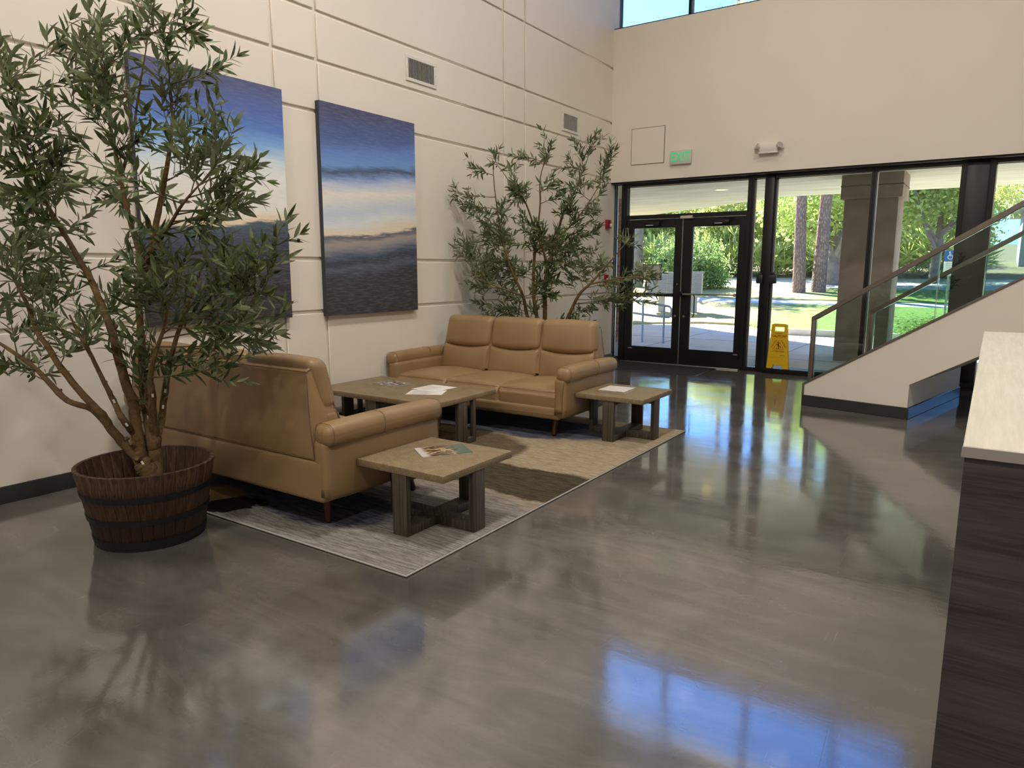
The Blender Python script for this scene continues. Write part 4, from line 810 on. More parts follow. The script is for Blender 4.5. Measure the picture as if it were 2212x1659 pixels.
pB = [(0, srgb(44, 41, 43)), (.2, srgb(50, 48, 52)), (.245, srgb(70, 76, 88)), (.27, srgb(50, 50, 58)), (.31, srgb(66, 74, 88)), (.345, srgb(120, 116, 116)), (.375, srgb(138, 128, 118)), (.405, srgb(74, 80, 90)), (.418, srgb(196, 180, 152)), (.47, srgb(186, 188, 182)), (.52, srgb(168, 176, 180)), (.60, srgb(198, 192, 176)), (.66, srgb(158, 166, 182)), (.695, srgb(100, 122, 158)), (.72, srgb(62, 72, 88)), (.75, srgb(92, 126, 170)), (.81, srgb(84, 112, 162)), (.87, srgb(66, 82, 124)), (1.0, srgb(64, 66, 88))]
MT['canvas'] = simple('dark_canvas_edge', (.035, .04, .06), .6)
def painting(label, y0, y1, z0, mat):
    t = empty('painting', (L, y0, z0), 0, label, 'painting', 'pair of abstract seascape canvases'); w = y1 - y0
    box('canvas', .048, .05, 0, w, 0, 1.785, mat, t); box('stretcher', .002, .048, 0, w, 0, 1.785, MT['canvas'], t, .001, 1)
    return t
painting('wide abstract seascape canvas behind the near olive tree', 2.635, 3.838, 1.0, paint_mat('seascape_a', pA, .03, 3.0))
painting('abstract seascape canvas with a dark cloud streak, above the coffee table', 4.21, 5.388, .992, paint_mat('seascape_b', pB, .06, 9.0))

# ================================================================ WALL FITTINGS
def vent(label, y0, y1, z0, z1, n):
    t = empty('vent_grille', (L, y0, z0), 0, label, 'vent', 'wall air registers'); w, h_ = y1 - y0, z1 - z0; b = .032
    MB().box(0, .012, 0, w, 0, b).box(0, .012, 0, w, h_ - b, h_).box(0, .012, 0, b, b, h_ - b).box(0, .012, w - b, w, b, h_ - b).build('frame', MT['whitep'], t, .003, seg=1)
    box('duct', .0005, .002, b, w - b, b, h_ - b, MT['darkhole'], t)
    me = None; p = (w - 2 * b) / n
    for k in range(n):
        if me is None: o = MB().box(-.001, .001, -.0045, .0045, b, h_ - b).build('blade', MT['whitep'], t); me = o.data
        else: o = link(bpy.data.objects.new('blade', me), t)
        o.location = (.0068, b + p * (k + .5), 0); o.rotation_euler = (0, 0, .95)
    for y in (b / 2, w - b / 2): MB().tube([(.0115, y, h_ / 2), (.0135, y, h_ / 2)], .004, 8).build('screw', MT['steel'], t)
vent('larger white air register high between the panel grooves', 5.335, 5.782, 3.172, 3.41, 22)
vent('smaller looking white air register near the corner, above the far tree', 8.30, 8.735, 3.168, 3.415, 22)
# access panel
t = empty('access_panel', (-4.502, D, 2.870), 0, 'square painted access hatch left of the EXIT sign', 'hatch')
MB().box(-.0, .506, -.004, .0, 0, .503).build('rim', MT['dark_strip'], t); box('door', .006, .500, -.007, -.0008, .006, .497, MT['wall'], t, .001, 1)
MB().tube([(.012, -.009, .25), (.012, -.006, .25)], .006, 8).build('latch', MT['white'], t)
# exit sign
m = M('exit_green', (.02, .45, .2), .5); m.set('Emission Color', (.02, .50, .12, 1)); m.set('Emission Strength', .55); MT['green'] = m.m
t = empty('exit_sign', (-3.89, D, 2.828), 0, 'white EXIT sign with green letters over the double doors', 'sign')
box('housing', 0, .298, -.045, 0, 0, .186, simple('exit_housing', (.62, .60, .56), .45), t, .004)
text('letters', 'EXIT', .176, MT['green'], t, (.146, -.0455, .093), (PI / 2, 0, 0), .001, sx=.80, off=.0018)
# emergency light
t = empty('emergency_light', (-2.56, D, 2.88), 0, 'white emergency light with two lamp heads right of the EXIT sign', 'light')
box('housing', -.115, .115, -.07, 0, .0, .10, MT['white'], t, .012); box('base_plate', -.125, .125, -.075, 0, -.012, .004, MT['white'], t, .003)
for s in (-1, 1):
    MB().tube([(s * .115, -.045, .06), (s * .15, -.07, .085)], [.030, .052], 8).build('lamp_head', MT['white'], t, smooth=False)
    MB().tube([(s * .15, -.07, .085), (s * .152, -.0715, .0865)], [.044, .044], 8).build('lens', simple('lens_grey', (.4, .4, .4), .25), t)
# fire alarm strobe and pull station on the paneled wall
MT['red'] = simple('alarm_red', (.30, .008, .012), .4)
t = empty('fire_alarm', (L, 9.60, 1.985), 0, 'red fire alarm with clear strobe at the corner', 'alarm')
box('housing', 0, .045, 0, .115, 0, .125, MT['red'], t, .004); box('strobe_lens', .045, .075, .055, .105, .015, .07, simple('strobe_clear', (.7, .72, .72), .15), t, .012)
t = empty('pull_station', (L, 9.60, 1.19), 0, 'small red fire pull station below the fire alarm', 'alarm')
box('housing', 0, .035, 0, .09, 0, .12, MT['red'], t, .004); box('pull_bar', .035, .045, .012, .078, .045, .07, MT['white'], t, .003)
# door top sensor, cord
t = empty('door_sensor', (-3.765, D2 - .012, 2.098), 0, 'beige sensor box over the meeting point of the two doors', 'sensor')
box('body', 0, .175, -.045, 0, 0, .042, simple('beige_plastic', (.55, .50, .42), .5), t, .006)
t = empty('hook_cord', (-4.615, D2 - .014, 2.0), 0, 'pale looped cord hanging at the upper corner of the left door', 'cord')
tube('cord', [(.0, 0, 0), (0, -.004, -.10), (.005, -.004, -.17), (.022, -.004, -.195), (.045, -.004, -.17), (.05, -.004, -.12), (.036, -.004, -.06), (.03, 0, .0)], .0035, MT['alu'], t, 6)
# lock boxes on the post
for k, (x, lab) in enumerate(((-2.655, 'black lock box on the narrow sidelight side of the thick post'), (-2.500, 'black lock box on the caution sign side of the thick post'))):
    t = empty('lock_box', (x, D2 - .03, 1.205), 0, lab, 'box'); w = .085 if k == 0 else .10
    box('body', 0, w, -.06, 0, 0, .115, MT['blackm'], t, .008); box('cap', .02, w - .02, -.05, -.01, .115, .135 + .02 * k, MT['blackm'], t, .005)
# writing on the left door (reads from outside, so mirrored here)
MT['inkd'] = simple('dark_vinyl', (.05, .05, .06), .5)
t = empty('door_lettering', (-4.18, D2 + .0285, 1.50), 0, 'MAIN LOBBY lettering seen mirrored on the left door glass', 'lettering')
text('letters', 'MAIN LOBBY', .073, MT['inkd'], t, (0, 0, .012), (PI / 2, 0, PI), .0003, sx=.98, off=.0008)
text('letters', '1685 AUGUSTA DRIVE', .052, MT['inkd'], t, (0, 0, .082), (PI / 2, 0, PI), .0003, sx=.92)
t = empty('door_notice', (-4.338, D2 + .010, 1.233), 0, 'white paper notice in a black frame on the left door glass', 'notice')
MB().box(0, .295, 0, .007, 0, .012).box(0, .295, 0, .007, .218, .23).box(0, .012, 0, .007, .012, .218).box(.283, .295, 0, .007, .012, .218).build('frame', MT['blackm'], t)
box('sheet', .012, .283, .003, .005, .012, .218, simple('notice_paper', (.5, .52, .56), .6), t)
b = MB(); rnd = random.Random(4)
for k in range(7): a = rnd.uniform(.04, .09); b.box(a, a + rnd.uniform(.08, .15), .0022, .003, .045 + k * .023, .0475 + k * .023)
b.build('print', MT['ink'], t)
# door mat
m = M('charcoal_mat', (.03, .032, .036), .95, spec=.1); nz = m.noise(m.coord(), 160, 3, .7); m.col(m.ramp(nz, [(.4, (.018, .02, .024)), (.65, (.07, .072, .08))])); m.bump(nz, .8, .004)
t = empty('door_mat', (-4.62, 9.0, 0), 0, 'charcoal entrance mat in front of the double doors', 'mat')
box('pile', .03, 1.45, .03, .83, 0, .009, m.m, t, .002, 1); MB().box(0, 1.48, 0, .03, 0, .005).box(0, .03, .03, .83, 0, .005).box(1.45, 1.48, .03, .83, 0, .005).build('edge', MT['blackm'], t)
# dark entrance flooring insert
struct('t', box('trim_10', -4.72, -2.80, 8.9, 9.86, 0, .0008, MT['dark_strip']), 'dark strip around the entrance mat') if False else None

# ---- caution sign
MT['yellow'] = simple('yellow_plastic', (.74, .47, .012), .38)
MT['signred'] = simple('sign_red', (.5, .05, .015), .5); MT['signblack'] = simple('sign_black', (.03, .022, .01), .5)
t = empty('caution_sign', (-2.322, D2 - .050, .07), math.radians(-2), 'yellow folding CAUTION wet floor sign beside the thick post', 'sign')
def sign_leaf(name, y0, tilt, holes=True):
    # outline with handle slot, built as strips around the slot and the foot arch
    Hh = .60; hw = lambda z: .145 - (.145 - .102) * z / Hh; b = MB()
    def q(za, zb, xa0, xb0, xa1, xb1): b.prism([(xa0, za), (xb0, za), (xb1, zb), (xa1, zb)], 1, 0, .006)
    q(0, .045, -hw(0), -.075, -hw(.045), -.052); q(0, .045, .075, hw(0), .052, hw(.045))
    q(.045, .50, -hw(.045), hw(.045), -hw(.50), hw(.50))
    q(.50, .56, -hw(.5), -.062, -hw(.56), -.062); q(.50, .56, .062, hw(.5), .062, hw(.56))
    q(.56, .592, -hw(.56), hw(.56), -hw(.592) , hw(.592)); q(.592, .603, -hw(.592), hw(.592), -.07, .07)
    o = b.build(name, MT['yellow'], t); o.location = (0, y0, 0); o.rotation_euler = (tilt, 0, 0); return o
f_ = sign_leaf('front_leaf', 0, -.02); sign_leaf('rear_leaf', .038, .03)
R9 = (PI / 2, 0, 0)
text('letters', 'CAUTION!', .040, MT['signred'], f_, (0, -.001, .437), R9, .0004, sx=.95, off=.0012)
text('letters', 'CUIDADO', .019, MT['signblack'], f_, (-.004, -.001, .472), R9, .0003, shear=.3)
text('letters', 'ATTENTION', .026, MT['signblack'], f_, (.0, -.001, .232), R9, .0004, sx=1.05)
text('letters', 'CAUTION', .026, MT['signblack'], f_, (-.062, -.001, .335), (PI / 2, -math.radians(58), 0), .0004)
text('letters', 'CUIDADO', .026, MT['signblack'], f_, (.064, -.001, .335), (PI / 2, math.radians(58), 0), .0004)
text('letters', 'Janico', .016, MT['signblack'], f_, (.055, -.001, .178), R9, .0003, shear=.3) if False else None
MB().box(.025, .085, -.001, 0, .174, .179).build('maker_mark', MT['signblack'], f_)
tri = [(-.072, .262), (.072, .262), (0, .385)]; tin = [(-.063, .267), (.063, .267), (0, .376)]
b = MB()
for k in range(3):
    a, c_, d_, e_ = tri[k], tri[(k + 1) % 3], tin[(k + 1) % 3], tin[k]; b.prism([a, c_, d_, e_], 1, -.0010, -.0002)
b.build('triangle', MT['signred'], f_)
b = MB()
def limb(p0, p1, w0, w1):
    p0, p1 = Vector(p0), Vector(p1); d = (p1 - p0).normalized(); n_ = Vector((-d.y, d.x)); b.prism([tuple(p0 + n_ * w0), tuple(p0 - n_ * w0), tuple(p1 - n_ * w1), tuple(p1 + n_ * w1)], 1, -.0012, -.0002)
limb((-.002, .336), (-.004, .306), .009, .007); limb((-.004, .334), (-.034, .322), .004, .003); limb((.002, .334), (.022, .346), .004, .003)
limb((-.004, .308), (.0, .276), .006, .004); limb((-.002, .308), (.022, .302), .006, .004); limb((.022, .302), (.028, .286), .004, .004); limb((-.034, .272), (.03, .272), .002, .002)
b.prism([(-.006 + .009 * math.cos(a), .349 + .009 * math.sin(a)) for a in [2 * PI * k / 8 for k in range(8)]], 1, -.0012, -.0002); b.build('falling_figure', MT['signblack'], f_)
MB().box(-.118, .122, -.0012, 0, .150, .1525).build('crease', simple('yellow_shade_line', (.45, .27, .01), .5), f_)

# ================================================================ STAIRCASE
st = empty('staircase', (-1.533, 7.692, 0), -.2037, 'cream walled staircase with glass balustrades rising to the right', 'stairs')
SL = .621; WD = 1.75; SX = 5.6; cz = lambda s: .222 + SL * s; sz = lambda s: .33 + .595 * (s - .985)
front = [(0, 0), (.985, 0), (.985, .33), (SX, sz(SX)), (SX, cz(SX)), (0, cz(0))]
MB().prism(front, 1, 0, .13).build('side_wall', MT['wall'], st)
MB().prism([(0, 0), (.985, 0), (.985, .33), (SX, sz(SX)), (SX, cz(SX)), (0, cz(0))], 1, WD - .13, WD).build('side_wall', MT['wall'], st)
MB().prism([(.25, 0), (.985, 0), (.985, .33), (SX, sz(SX)), (SX, sz(SX) + .14), (.985, .47), (.25, .12)], 1, .13, WD - .13).build('underside', MT['wall'], st)
for y0 in (-.012, WD - .142):
    c_ = MB().prism([(-.016, cz(0) - .012), (0, cz(0) - .002), (SX, cz(SX) - .002), (SX, cz(SX) + .020), (-.016, cz(0) + .010)], 1, y0, y0 + .154)
    c_.box(-.016, .004, y0, y0 + .154, .105, cz(0)); c_.build('cap', MT['bronze'], st, .002, seg=1)
bb = MB().box(-.014, .999, -.014, 0, 0, .112).box(.985, .999, 0, WD, 0, .112).box(-.014, 0, 0, .13, 0, .112).build('baseboard', MT['base'], st, .004, seg=1)
nst = 18; run = .274
for k in range(nst):
    s0 = .22 + k * run; z = .17 * (k + 1)
    o = MB().box(s0 - .02, s0 + run, .13, WD - .13, z - .04, z).build('tread', simple('tread_grey', (.10, .095, .09), .5) if k == 0 else MT_tread, st); MT_tread = o.data.materials[0]
    MB().box(s0, s0 + .02, .13, WD - .13, z - .17, z - .04).build('riser', MT['wall'], st)
for y0, e0 in ((.055, .015), (WD - .055, .015)):
    rt = .905
    rr_ = MB().prism([(e0, rt - .052 + SL * e0), (e0, rt + SL * e0), (SX, rt + SL * SX), (SX, rt + SL * SX - .058)], 1, y0 - .022, y0 + .022).build('handrail', MT['bronze'], st, .003, seg=1)
    box('post', e0, e0 + .042, y0 - .020, y0 + .020, cz(e0), rt + SL * e0 - .03, MT['steel'] if False else MT['bronze'], st, .003)
    seams = [e0 + .05, 1.13, 2.25, 3.37, 4.49, SX]
    for a, b_ in zip(seams[:-1], seams[1:]):
        a2, b2 = a + .004, b_ - .004; P_ = [(a2, cz(a2) + .018), (b2, cz(b2) + .018), (b2, rt - .056 + SL * b2), (a2, rt - .056 + SL * a2)]
        pn = MB().prism(P_, 1, y0 - .006, y0 + .006).build('glass_panel', MT['sglass'], st)
        MB().box(b2 - .002, b2 + .0005, y0 - .007, y0 + .007, cz(b2) + .018, rt - .056 + SL * b2).build('glass_edge', MT['sglass_edge'], pn)
# upper landing the stairs reach
struct('f', box('floor_upper', 3.95, XR, 3.4, D, 3.25, 3.55, MT['wall']), 'upper landing slab at the head of the stairs')

# ================================================================ RECEPTION DESK
m = M('dark_laminate', (.04, .034, .034), .38, spec=.4); v = m.coord(scale=(.8, .8, 9)); g = m.noise(v, 1.8, 6, .62, .9); g2 = m.noise(m.coord(scale=(2, 2, 60)), 4, 4, .6)
c = m.ramp(g, [(.3, srgb(46, 41, 42)), (.5, srgb(62, 57, 58)), (.7, srgb(80, 74, 76))]); c = m.mix(m.ramp(g2, [(.45, (0, 0, 0)), (.7, (.4,) * 3)]), c, srgb(92, 86, 88)); m.col(c); m.bump(g2, .1, .002); MT['lam'] = m.m
m = M('pale_birch_laminate', (.66, .62, .54), .32, spec=.45); g = m.noise(m.coord(scale=(60, 3, 1)), 1.5, 5, .6); m.col(m.ramp(g, [(.35, (.60, .555, .47)), (.65, (.70, .66, .575))])); MT['birch'] = m.m
t = empty('reception_desk', (-.020, 1.56, 0), 0, 'reception desk with pale top and dark wood grain front', 'desk')
MB().box(0, 1.05, 0, 1.4615, 1.048, 1.07).build('desk_top', MT['birch'], t, .0015, seg=1); MB().box(0, 1.05, 1.4645, 3.0, 1.048, 1.07).build('desk_top', MT['birch'], t, .0015, seg=1)
MT['edgeg'] = simple('grey_edge_band', (.32, .30, .29), .5)
MB().box(-.0015, 1.05, -.002, 0, 1.048, 1.068).build('edge_band', MT['edgeg'], t)
box('end_panel', .004, 1.04, .004, .03, 0, 1.048, MT['lam'], t); box('front_panel', .004, .03, .03, 2.99, 0, 1.048, MT['lam'], t); box('end_panel', .03, 1.04, 2.97, 2.99, 0, 1.048, MT['lam'], t)

# ================================================================ CEILING LAMPS
m = M('warm_lens', (1, .9, .8), .5); m.set('Emission Color', (1, .80, .55, 1)); m.set('Emission Strength', 9.0); MT['emit_w'] = m.m
for i, (x, y) in enumerate([(a, b) for a, b, _ in LAMPS] + [(-4.0, 8.35), (-2.15, 9.2)]):
    small = i >= len(LAMPS)
    t = empty('ceiling_light', (x, y, ROOMZ), 0, 'round warm ceiling light above the lobby' if not small else 'small bright ceiling spot near the high windows', 'light', 'round ceiling lights' if not small else 'ceiling spots near the glass')
    R_ = .13 if small else .28
    MB().lathe([(.001, -.05), (R_, -.05), (R_, -.046), (.001, -.046)], 24).build('lens', MT['emit_w'], t)
    MB().lathe([(R_, -.06), (R_ + .03, -.06), (R_ + .03, 0), (R_, 0)], 24).build('housing', MT['white'], t)

# ================================================================ OUTSIDE THINGS
# handrail
MT['galv'] = simple('galvanised_pipe', (.36, .37, .38), .5, .4)
t = empty('pipe_handrail', (-5.10, 12.70, 0), 0, 'grey pipe handrail outside the left door', 'railing')
MB().tube([(-1.9, .9, .80), (-.9, .28, .80), (-.43, 0, .775), (0, 0, .715), (.10, 0, .70), (.14, 0, .66), (.135, 0, .54), (.10, 0, .50), (0, 0, .50), (-.43, 0, .535), (-.9, .28, .55), (-1.9, .9, .55)], .021, 8).build('rail', MT['galv'], t, smooth=True)
for x in (-.43, 0): MB().tube([(x, 0, 0), (x, 0, .77 if x < 0 else .715)], .022, 8).build('post', MT['galv'], t, smooth=True)
# cluster mailboxes
MT['mailtan'] = simple('tan_metal', (.42, .40, .34), .6); MT['mailgrey'] = simple('grey_box_door', (.20, .22, .26), .5)
def mailbox(label, x, y, w, cols, rows):
    t = empty('mailbox_unit', (x, y, gz(y)), .35, label, 'mailbox', 'cluster mailboxes on the lawn')
    box('cabinet', 0, w, 0, .42, .50, 1.16, MT['mailtan'], t, .01); box('pedestal', w / 2 - .09, w / 2 + .09, .12, .30, 0, .5, MT['galv'], t); box('roof', -.02, w + .02, -.03, .44, 1.16, 1.19, MT['mailgrey'], t, .006)
    dw, dh = (w - .06) / cols, .60 / rows
    for i in range(cols):
        for j in range(rows): box('door', .03 + i * dw + .012, .03 + (i + 1) * dw - .012, -.012, 0, .53 + j * dh + .008, .53 + (j + 1) * dh - .008, MT['mailgrey'], t)
mailbox('left and wider of the two mailbox units seen through the doors', -8.15, 18.9, .86, 3, 5)
mailbox('right and narrower of the two mailbox units seen through the doors', -7.05, 19.1, .44, 2, 5)
# concrete pad for the mailboxes
struct('g', MB().prism([(-8.9, 17.9), (-6.3, 17.9), (-6.3, 19.9), (-8.9, 19.9)], 2, -.05, .19).build('ground_pad', MT['conc']), 'small concrete pad under the mailboxes') if False else None
# accessible parking sign
MT['blue'] = simple('sign_blue', (.015, .10, .42), .5); MT['signw'] = simple('sign_white', (.75, .75, .75), .5)
t = empty('parking_sign', (-.775, 17.0, 0), 0, 'blue and white accessible parking sign seen through the stair glass', 'sign')
box('post', -.02, .02, .01, .04, 0, 1.78, MT['galv'], t)
box('upper_plate', -.10, .10, -.002, .01, 1.56, 1.77, MT['blue'], t, .002, 1); box('lower_plate', -.10, .10, -.002, .01, 1.26, 1.545, MT['signw'], t, .002, 1)
MB().box(-.07, .07, -.004, -.002, 1.50, 1.508).box(-.07, .05, -.004, -.002, 1.46, 1.468).box(-.06, .06, -.004, -.002, 1.42, 1.428).box(-.07, .07, -.004, -.002, 1.36, 1.368).box(-.05, .05, -.004, -.002, 1.32, 1.328).build('print', MT['ink'], t)
b = MB(); b.prism([(-.012 + .016 * math.cos(a), 1.735 + .016 * math.sin(a)) for a in [2 * PI * k / 10 for k in range(10)]], 1, -.004, -.002)
for (p0, p1, w_) in (((-.012, 1.715), (-.006, 1.665), .009), ((-.006, 1.665), (.04, 1.662), .008), ((.04, 1.665), (.058, 1.61), .008), ((-.01, 1.70), (.025, 1.695), .006)):
    limb_ = (Vector(p1) - Vector(p0)).normalized(); n_ = Vector((-limb_.y, limb_.x)) * w_; b.prism([tuple(Vector(p0) + n_), tuple(Vector(p0) - n_), tuple(Vector(p1) - n_), tuple(Vector(p1) + n_)], 1, -.004, -.002)
cx_, cy_, r1, r2 = .0, 1.635, .048, .036; A_ = [math.radians(a) for a in range(100, 381, 28)]
for a, c_ in zip(A_[:-1], A_[1:]): b.prism([(cx_ + r1 * math.cos(a), cy_ + r1 * math.sin(a)), (cx_ + r1 * math.cos(c_), cy_ + r1 * math.sin(c_)), (cx_ + r2 * math.cos(c_), cy_ + r2 * math.sin(c_)), (cx_ + r2 * math.cos(a), cy_ + r2 * math.sin(a))], 1, -.004, -.002)
b.build('wheelchair_symbol', MT['signw'], t)

# ---- vegetation outside
MT['gleafA'] = leafmat('bright_tree_leaf', (.26, .38, .07), (.56, .66, .17), (.50, .60, .20), .5, .8)
MT['gleafB'] = leafmat('deep_tree_leaf', (.11, .20, .06), (.30, .42, .13), (.26, .38, .13), .5, .8)
MT['gleafC'] = leafmat('yellow_green_leaf', (.38, .44, .09), (.66, .66, .22), (.56, .60, .24), .5, 1.2)
m = M('pine_bark', (.2, .15, .12), .9, spec=.1); vo = m.n('ShaderNodeTexVoronoi'); vo.inputs['Scale'].default_value = 20; m.l(m.coord(scale=(1, 1, .45)), vo.inputs['Vector'])
m.col(m.ramp(vo.outputs['Distance'], [(.1, srgb(170, 144, 128)), (.6, srgb(122, 101, 90))])); m.bump(vo.outputs['Distance'], 1, .03); MT['pbark'] = m.m
MT['gbark'] = simple('grey_oak_bark', (.17, .15, .125), .9, var=.35, scale=3, bump=.8)
def crown_mesh(name, seed, n, clumps, spread, leafs, sx_=1, sz_=.8, blade=False):
    r = np.random.default_rng(seed)
    c = r.normal(size=(clumps, 3)); c /= np.linalg.norm(c, axis=1)[:, None]; c *= (r.random((clumps, 1)) ** .4) * .8
    k = r.integers(0, clumps, n); P = c[k] + r.normal(size=(n, 3)) * spread; P *= np.array([sx_, sx_, sz_])
    a = r.normal(size=(n, 3)); a /= np.linalg.norm(a, axis=1)[:, None]; b = np.cross(a, r.normal(size=(n, 3))); b /= np.linalg.norm(b, axis=1)[:, None]
    s = leafs * r.uniform(.6, 1.3, (n, 1)); w_ = s * (.16 if blade else .5)
    V = np.stack([P - a * s, P + b * w_, P + a * s, P - b * w_], 1).reshape(-1, 3); F = np.arange(4 * n).reshape(-1, 4)
    me = bpy.data.meshes.new(name); me.from_pydata(V.tolist(), [], F.tolist()); me.update(); return me
CM = [crown_mesh('crown_a', 1, 6500, 60, .15, .040), crown_mesh('crown_b', 2, 6500, 45, .17, .042), crown_mesh('crown_c', 3, 3600, 34, .12, .038)]
CMm = {}
def crown(kind, matk):
    if (kind, matk) not in CMm:
        me = CM[kind].copy(); me.materials.clear(); me.materials.append(MT[matk]); CMm[(kind, matk)] = me
    return CMm[(kind, matk)]
def tree(name, label, x, y, h, tr, crowns, bark='gbark', group=None, lean=(0, 0), limbs=0, cat='tree'):
    t = empty(name, (x, y, gz(y)), 0, label, cat, group); rg = random.Random(int(x * 97 + y * 13))
    if tr: MB().tube([(0, 0, -.1), (lean[0] * .3, lean[1] * .3, h * .3), (lean[0] * .7 + .08, lean[1] * .7, h * .7), (lean[0], lean[1], h)], [tr * 1.25, tr, tr * .9, tr * .6], 12).build('trunk', MT[bark], t, smooth=True)
    for k in range(limbs):
        a = rg.uniform(0, 2 * PI); z0_ = h * rg.uniform(.35, .8); ln = rg.uniform(1.2, 2.6)
        MB().tube([(lean[0] * z0_ / h, lean[1] * z0_ / h, z0_), (math.cos(a) * ln * .5, math.sin(a) * ln * .5, z0_ + ln * .35), (math.cos(a) * ln, math.sin(a) * ln, z0_ + ln * .9)], [tr * .5, tr * .35, tr * .12], 7).build('limb', MT[bark], t, smooth=True)
    for (cx, cy, cz_, r_, kind, mk) in crowns:
        o = link(bpy.data.objects.new('crown', crown(kind, mk)), t); o.location = (cx, cy, cz_); o.scale = (r_, r_, r_); o.rotation_euler = (0, 0, rg.uniform(0, 6)); o['kind'] = 'stuff'
    return t
# two pine trunks before the oak
tree('pine_tree', 'slimmer leaning pine trunk, left of the pair behind the glass', -5.62, 26.3, 9.0, .185, [(0, 0, 9.2, 1.6, 2, 'gleafB')], 'pbark', lean=(-.35, 0))
tree('pine_tree', 'straight pine trunk, right of the pair behind the glass', -5.05, 26.6, 9.2, .20, [(0, 0, 9.4, 1.6, 2, 'gleafB')], 'pbark', lean=(.12, 0))
tree('oak_tree', 'spreading oak with a thick trunk behind the two pine trunks', -5.15, 30.4, 2.6, .46, [(-.8, 0, 3.7, 2.9, 0, 'gleafA'), (1.8, .5, 3.8, 2.4, 1, 'gleafA')], limbs=6)
tree('oak_tree', 'bright green oak to the right of the brown column', -1.9, 31.5, 2.6, .16, [(-1.0, 0, 3.9, 2.6, 1, 'gleafA'), (1.1, 0, 3.8, 2.3, 0, 'gleafA')], limbs=5)
tree('shade_tree', 'tree with open crown behind the wide black panel', 1.35, 27.0, 4.4, .18, [(.4, 0, 4.9, 2.0, 2, 'gleafA'), (-1.0, 0, 3.3, 1.1, 2, 'gleafC')], limbs=5)
tree('bare_tree', 'pale thin trunk at the left edge of the left door', -12.3, 27.5, 7.5, .22, [(0, 0, 6.2, 2.2, 2, 'gleafC')], 'gbark', limbs=9)
tree('round_bush', 'big rounded dark green bush left of the right door', -9.75, 27.0, 0, 0, [(0, 0, .85, 1.5, 1, 'gleafB'), (-.7, 0, 1.15, 1.25, 0, 'gleafB'), (.6, .2, .5, 1.0, 0, 'gleafB')], cat='bush')
# high pine branches seen through the clerestory
tree('pine_tree', 'tall pine whose branches show in the second high window', -12.4, 39.5, 14.0, .12, [(.35, 0, 13.2, 1.0, 2, 'gleafC'), (1.3, 0, 13.5, .5, 2, 'gleafC')], 'pbark', limbs=7)
bt = bpy.data.objects['pine_tree.002']; rgb_ = random.Random(2)
for k in range(9):
    a = (-.4 - .2 * k, rgb_.uniform(-.3, .3), 12.9 + rgb_.uniform(-.2, .7)); MB().tube([(0, 0, 12.6), (a[0] * .5, a[1], a[2] - .1), a, (a[0] - .3, a[1], a[2] + rgb_.uniform(.1, .5))], [.04, .025, .015, .006], 5).build('twig', MT['gbark'], bt)
# belt of woods beyond the road
rg = random.Random(8); wx = [(-34, 42), (-29, 37), (-25.5, 40), (-22, 37), (-19, 40), (-16.5, 36.5), (-14, 38.5), (-11.5, 36), (-9.2, 38), (-7, 36.2), (-4.6, 37.6), (-2.2, 36.8), (-31, 47), (-20, 47), (-12, 46), (-5.5, 45)]
for k, (x, y) in enumerate(wx):
    mk = ('gleafA', 'gleafC', 'gleafB')[rg.choice((0, 0, 1, 1, 2))]; hh = rg.uniform(2.8, 3.6)
    tree('woodland_tree', 'leafy green tree in the belt of woods beyond the road', x, y, hh, .16, [(0, 0, hh - .1, rg.uniform(2.3, 2.8), k % 2, mk), (rg.uniform(-1, 1), 0, hh - 1.7, 2.0, (k + 1) % 2, 'gleafA' if k % 3 else 'gleafC')], limbs=3, group='woodland belt beyond the road')
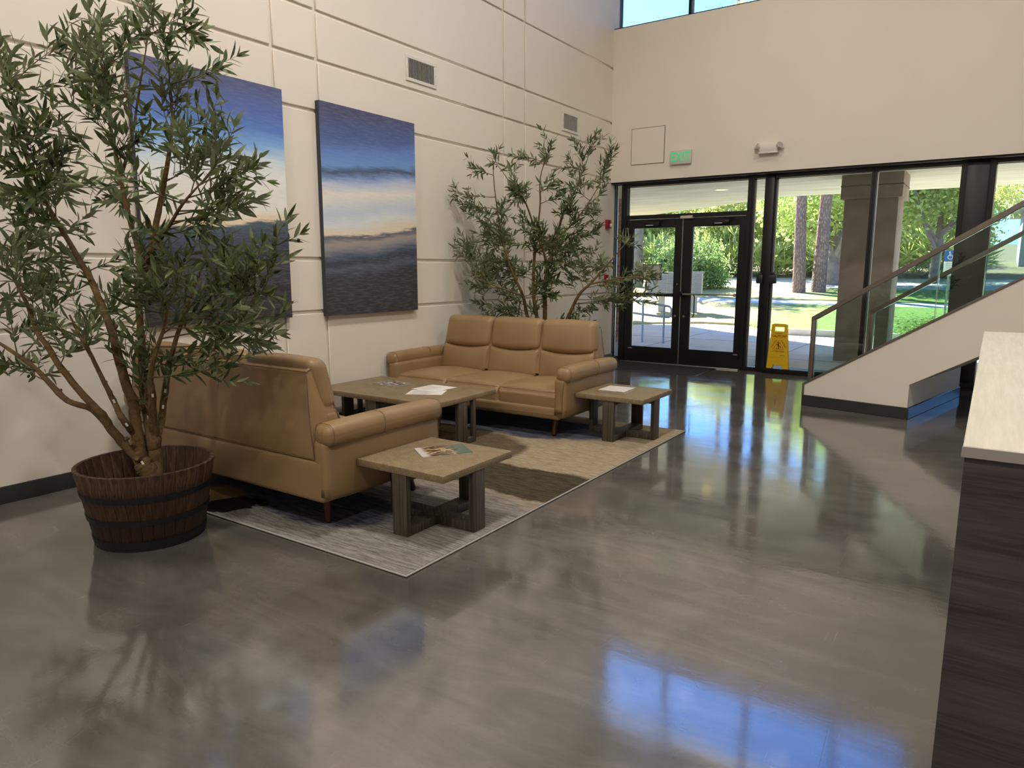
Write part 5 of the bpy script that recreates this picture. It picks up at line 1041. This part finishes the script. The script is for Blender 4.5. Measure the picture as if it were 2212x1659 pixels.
# palmetto thicket along the road
def palm_mesh(seed):
    r = np.random.default_rng(seed); V = []; F = []; n = 0
    for f_i in range(46):
        az = r.uniform(0, 2 * PI); el = r.uniform(.15, 1.35); base = np.array([r.normal() * .12, r.normal() * .12, .1]); dirn = np.array([math.cos(az) * math.cos(el), math.sin(az) * math.cos(el), math.sin(el)]); tip = base + dirn * r.uniform(.5, .95)
        for b_i in range(11):
            a = r.normal(size=3) * .55 + dirn; a /= np.linalg.norm(a); s = np.cross(a, dirn + .01); s /= np.linalg.norm(s) + 1e-6; ln = r.uniform(.25, .42)
            V += [tip, tip + a * ln * .5 + s * .014, tip + a * ln, tip + a * ln * .5 - s * .014]; F.append((n, n + 1, n + 2, n + 3)); n += 4
        s = np.cross(dirn, [0, 0, 1.]); s /= np.linalg.norm(s) + 1e-6; V += [base - s * .008, base + s * .008, tip + s * .006, tip - s * .006]; F.append((n, n + 1, n + 2, n + 3)); n += 4
    me = mesh('palmetto_fronds', V, F); return me
PM = []
for k, mk in enumerate(('gleafC', 'gleafA', 'gleafC')): me = palm_mesh(k + 40); me.materials.append(MT[mk]); PM.append(me)
for k in range(30):
    x = -24 + k * .78 + rg.uniform(-.2, .2); y = 34.1 + rg.uniform(-.3, 1.0); s = rg.uniform(1.5, 2.0)
    t = empty('palmetto', (x, y, gz(y)), rg.uniform(0, 6), 'yellow green palmetto clump in the thicket along the road', 'bush', 'palmetto thicket along the road')
    o = link(bpy.data.objects.new('fronds', PM[k % 3]), t); o.scale = (s, s, s); o['kind'] = 'stuff'
# clipped hedge outside behind the stair glass
hm = crown_mesh('hedge_leaves', 9, 5200, 70, .30, .05); hm.materials.append(MT['gleafB'])
for k, (x, y, sx_, lab) in enumerate(((-.55, 15.35, 1.15, 'dark clipped hedge outside behind the lower stair glass'), (2.2, 21.5, 1.6, 'low hedge before the grey building at the right edge'))):
    t = empty('hedge', (x, y, gz(y)), 0, lab, 'hedge'); o = link(bpy.data.objects.new('foliage', hm), t); o.scale = (sx_, .32, .30); o.location = (0, 0, .30); o['kind'] = 'stuff'
# far building
MT['bldg'] = simple('grey_building', (.36, .39, .40), .7); MT['bglass'] = simple('dark_glazing', (.05, .07, .075), .08)
t = empty('office_building', (.9, 42, gz(42)), 0, 'low grey glazed building seen past the wide black panel', 'building')
box('wall', 0, 14, .1, 6, 0, 2.6, MT['bldg'], t); box('roof', -.5, 14.5, -.6, 6.5, 2.6, 2.95, MT['bldg'], t)
for k in range(9): w_ = box('window', .4 + k * 1.5, 1.7 + k * 1.5, .02, .1, .5, 2.3, MT['bldg'], t); box('pane', .48 + k * 1.5, 1.62 + k * 1.5, 0, .02, .58, 2.22, MT['bglass'], w_)
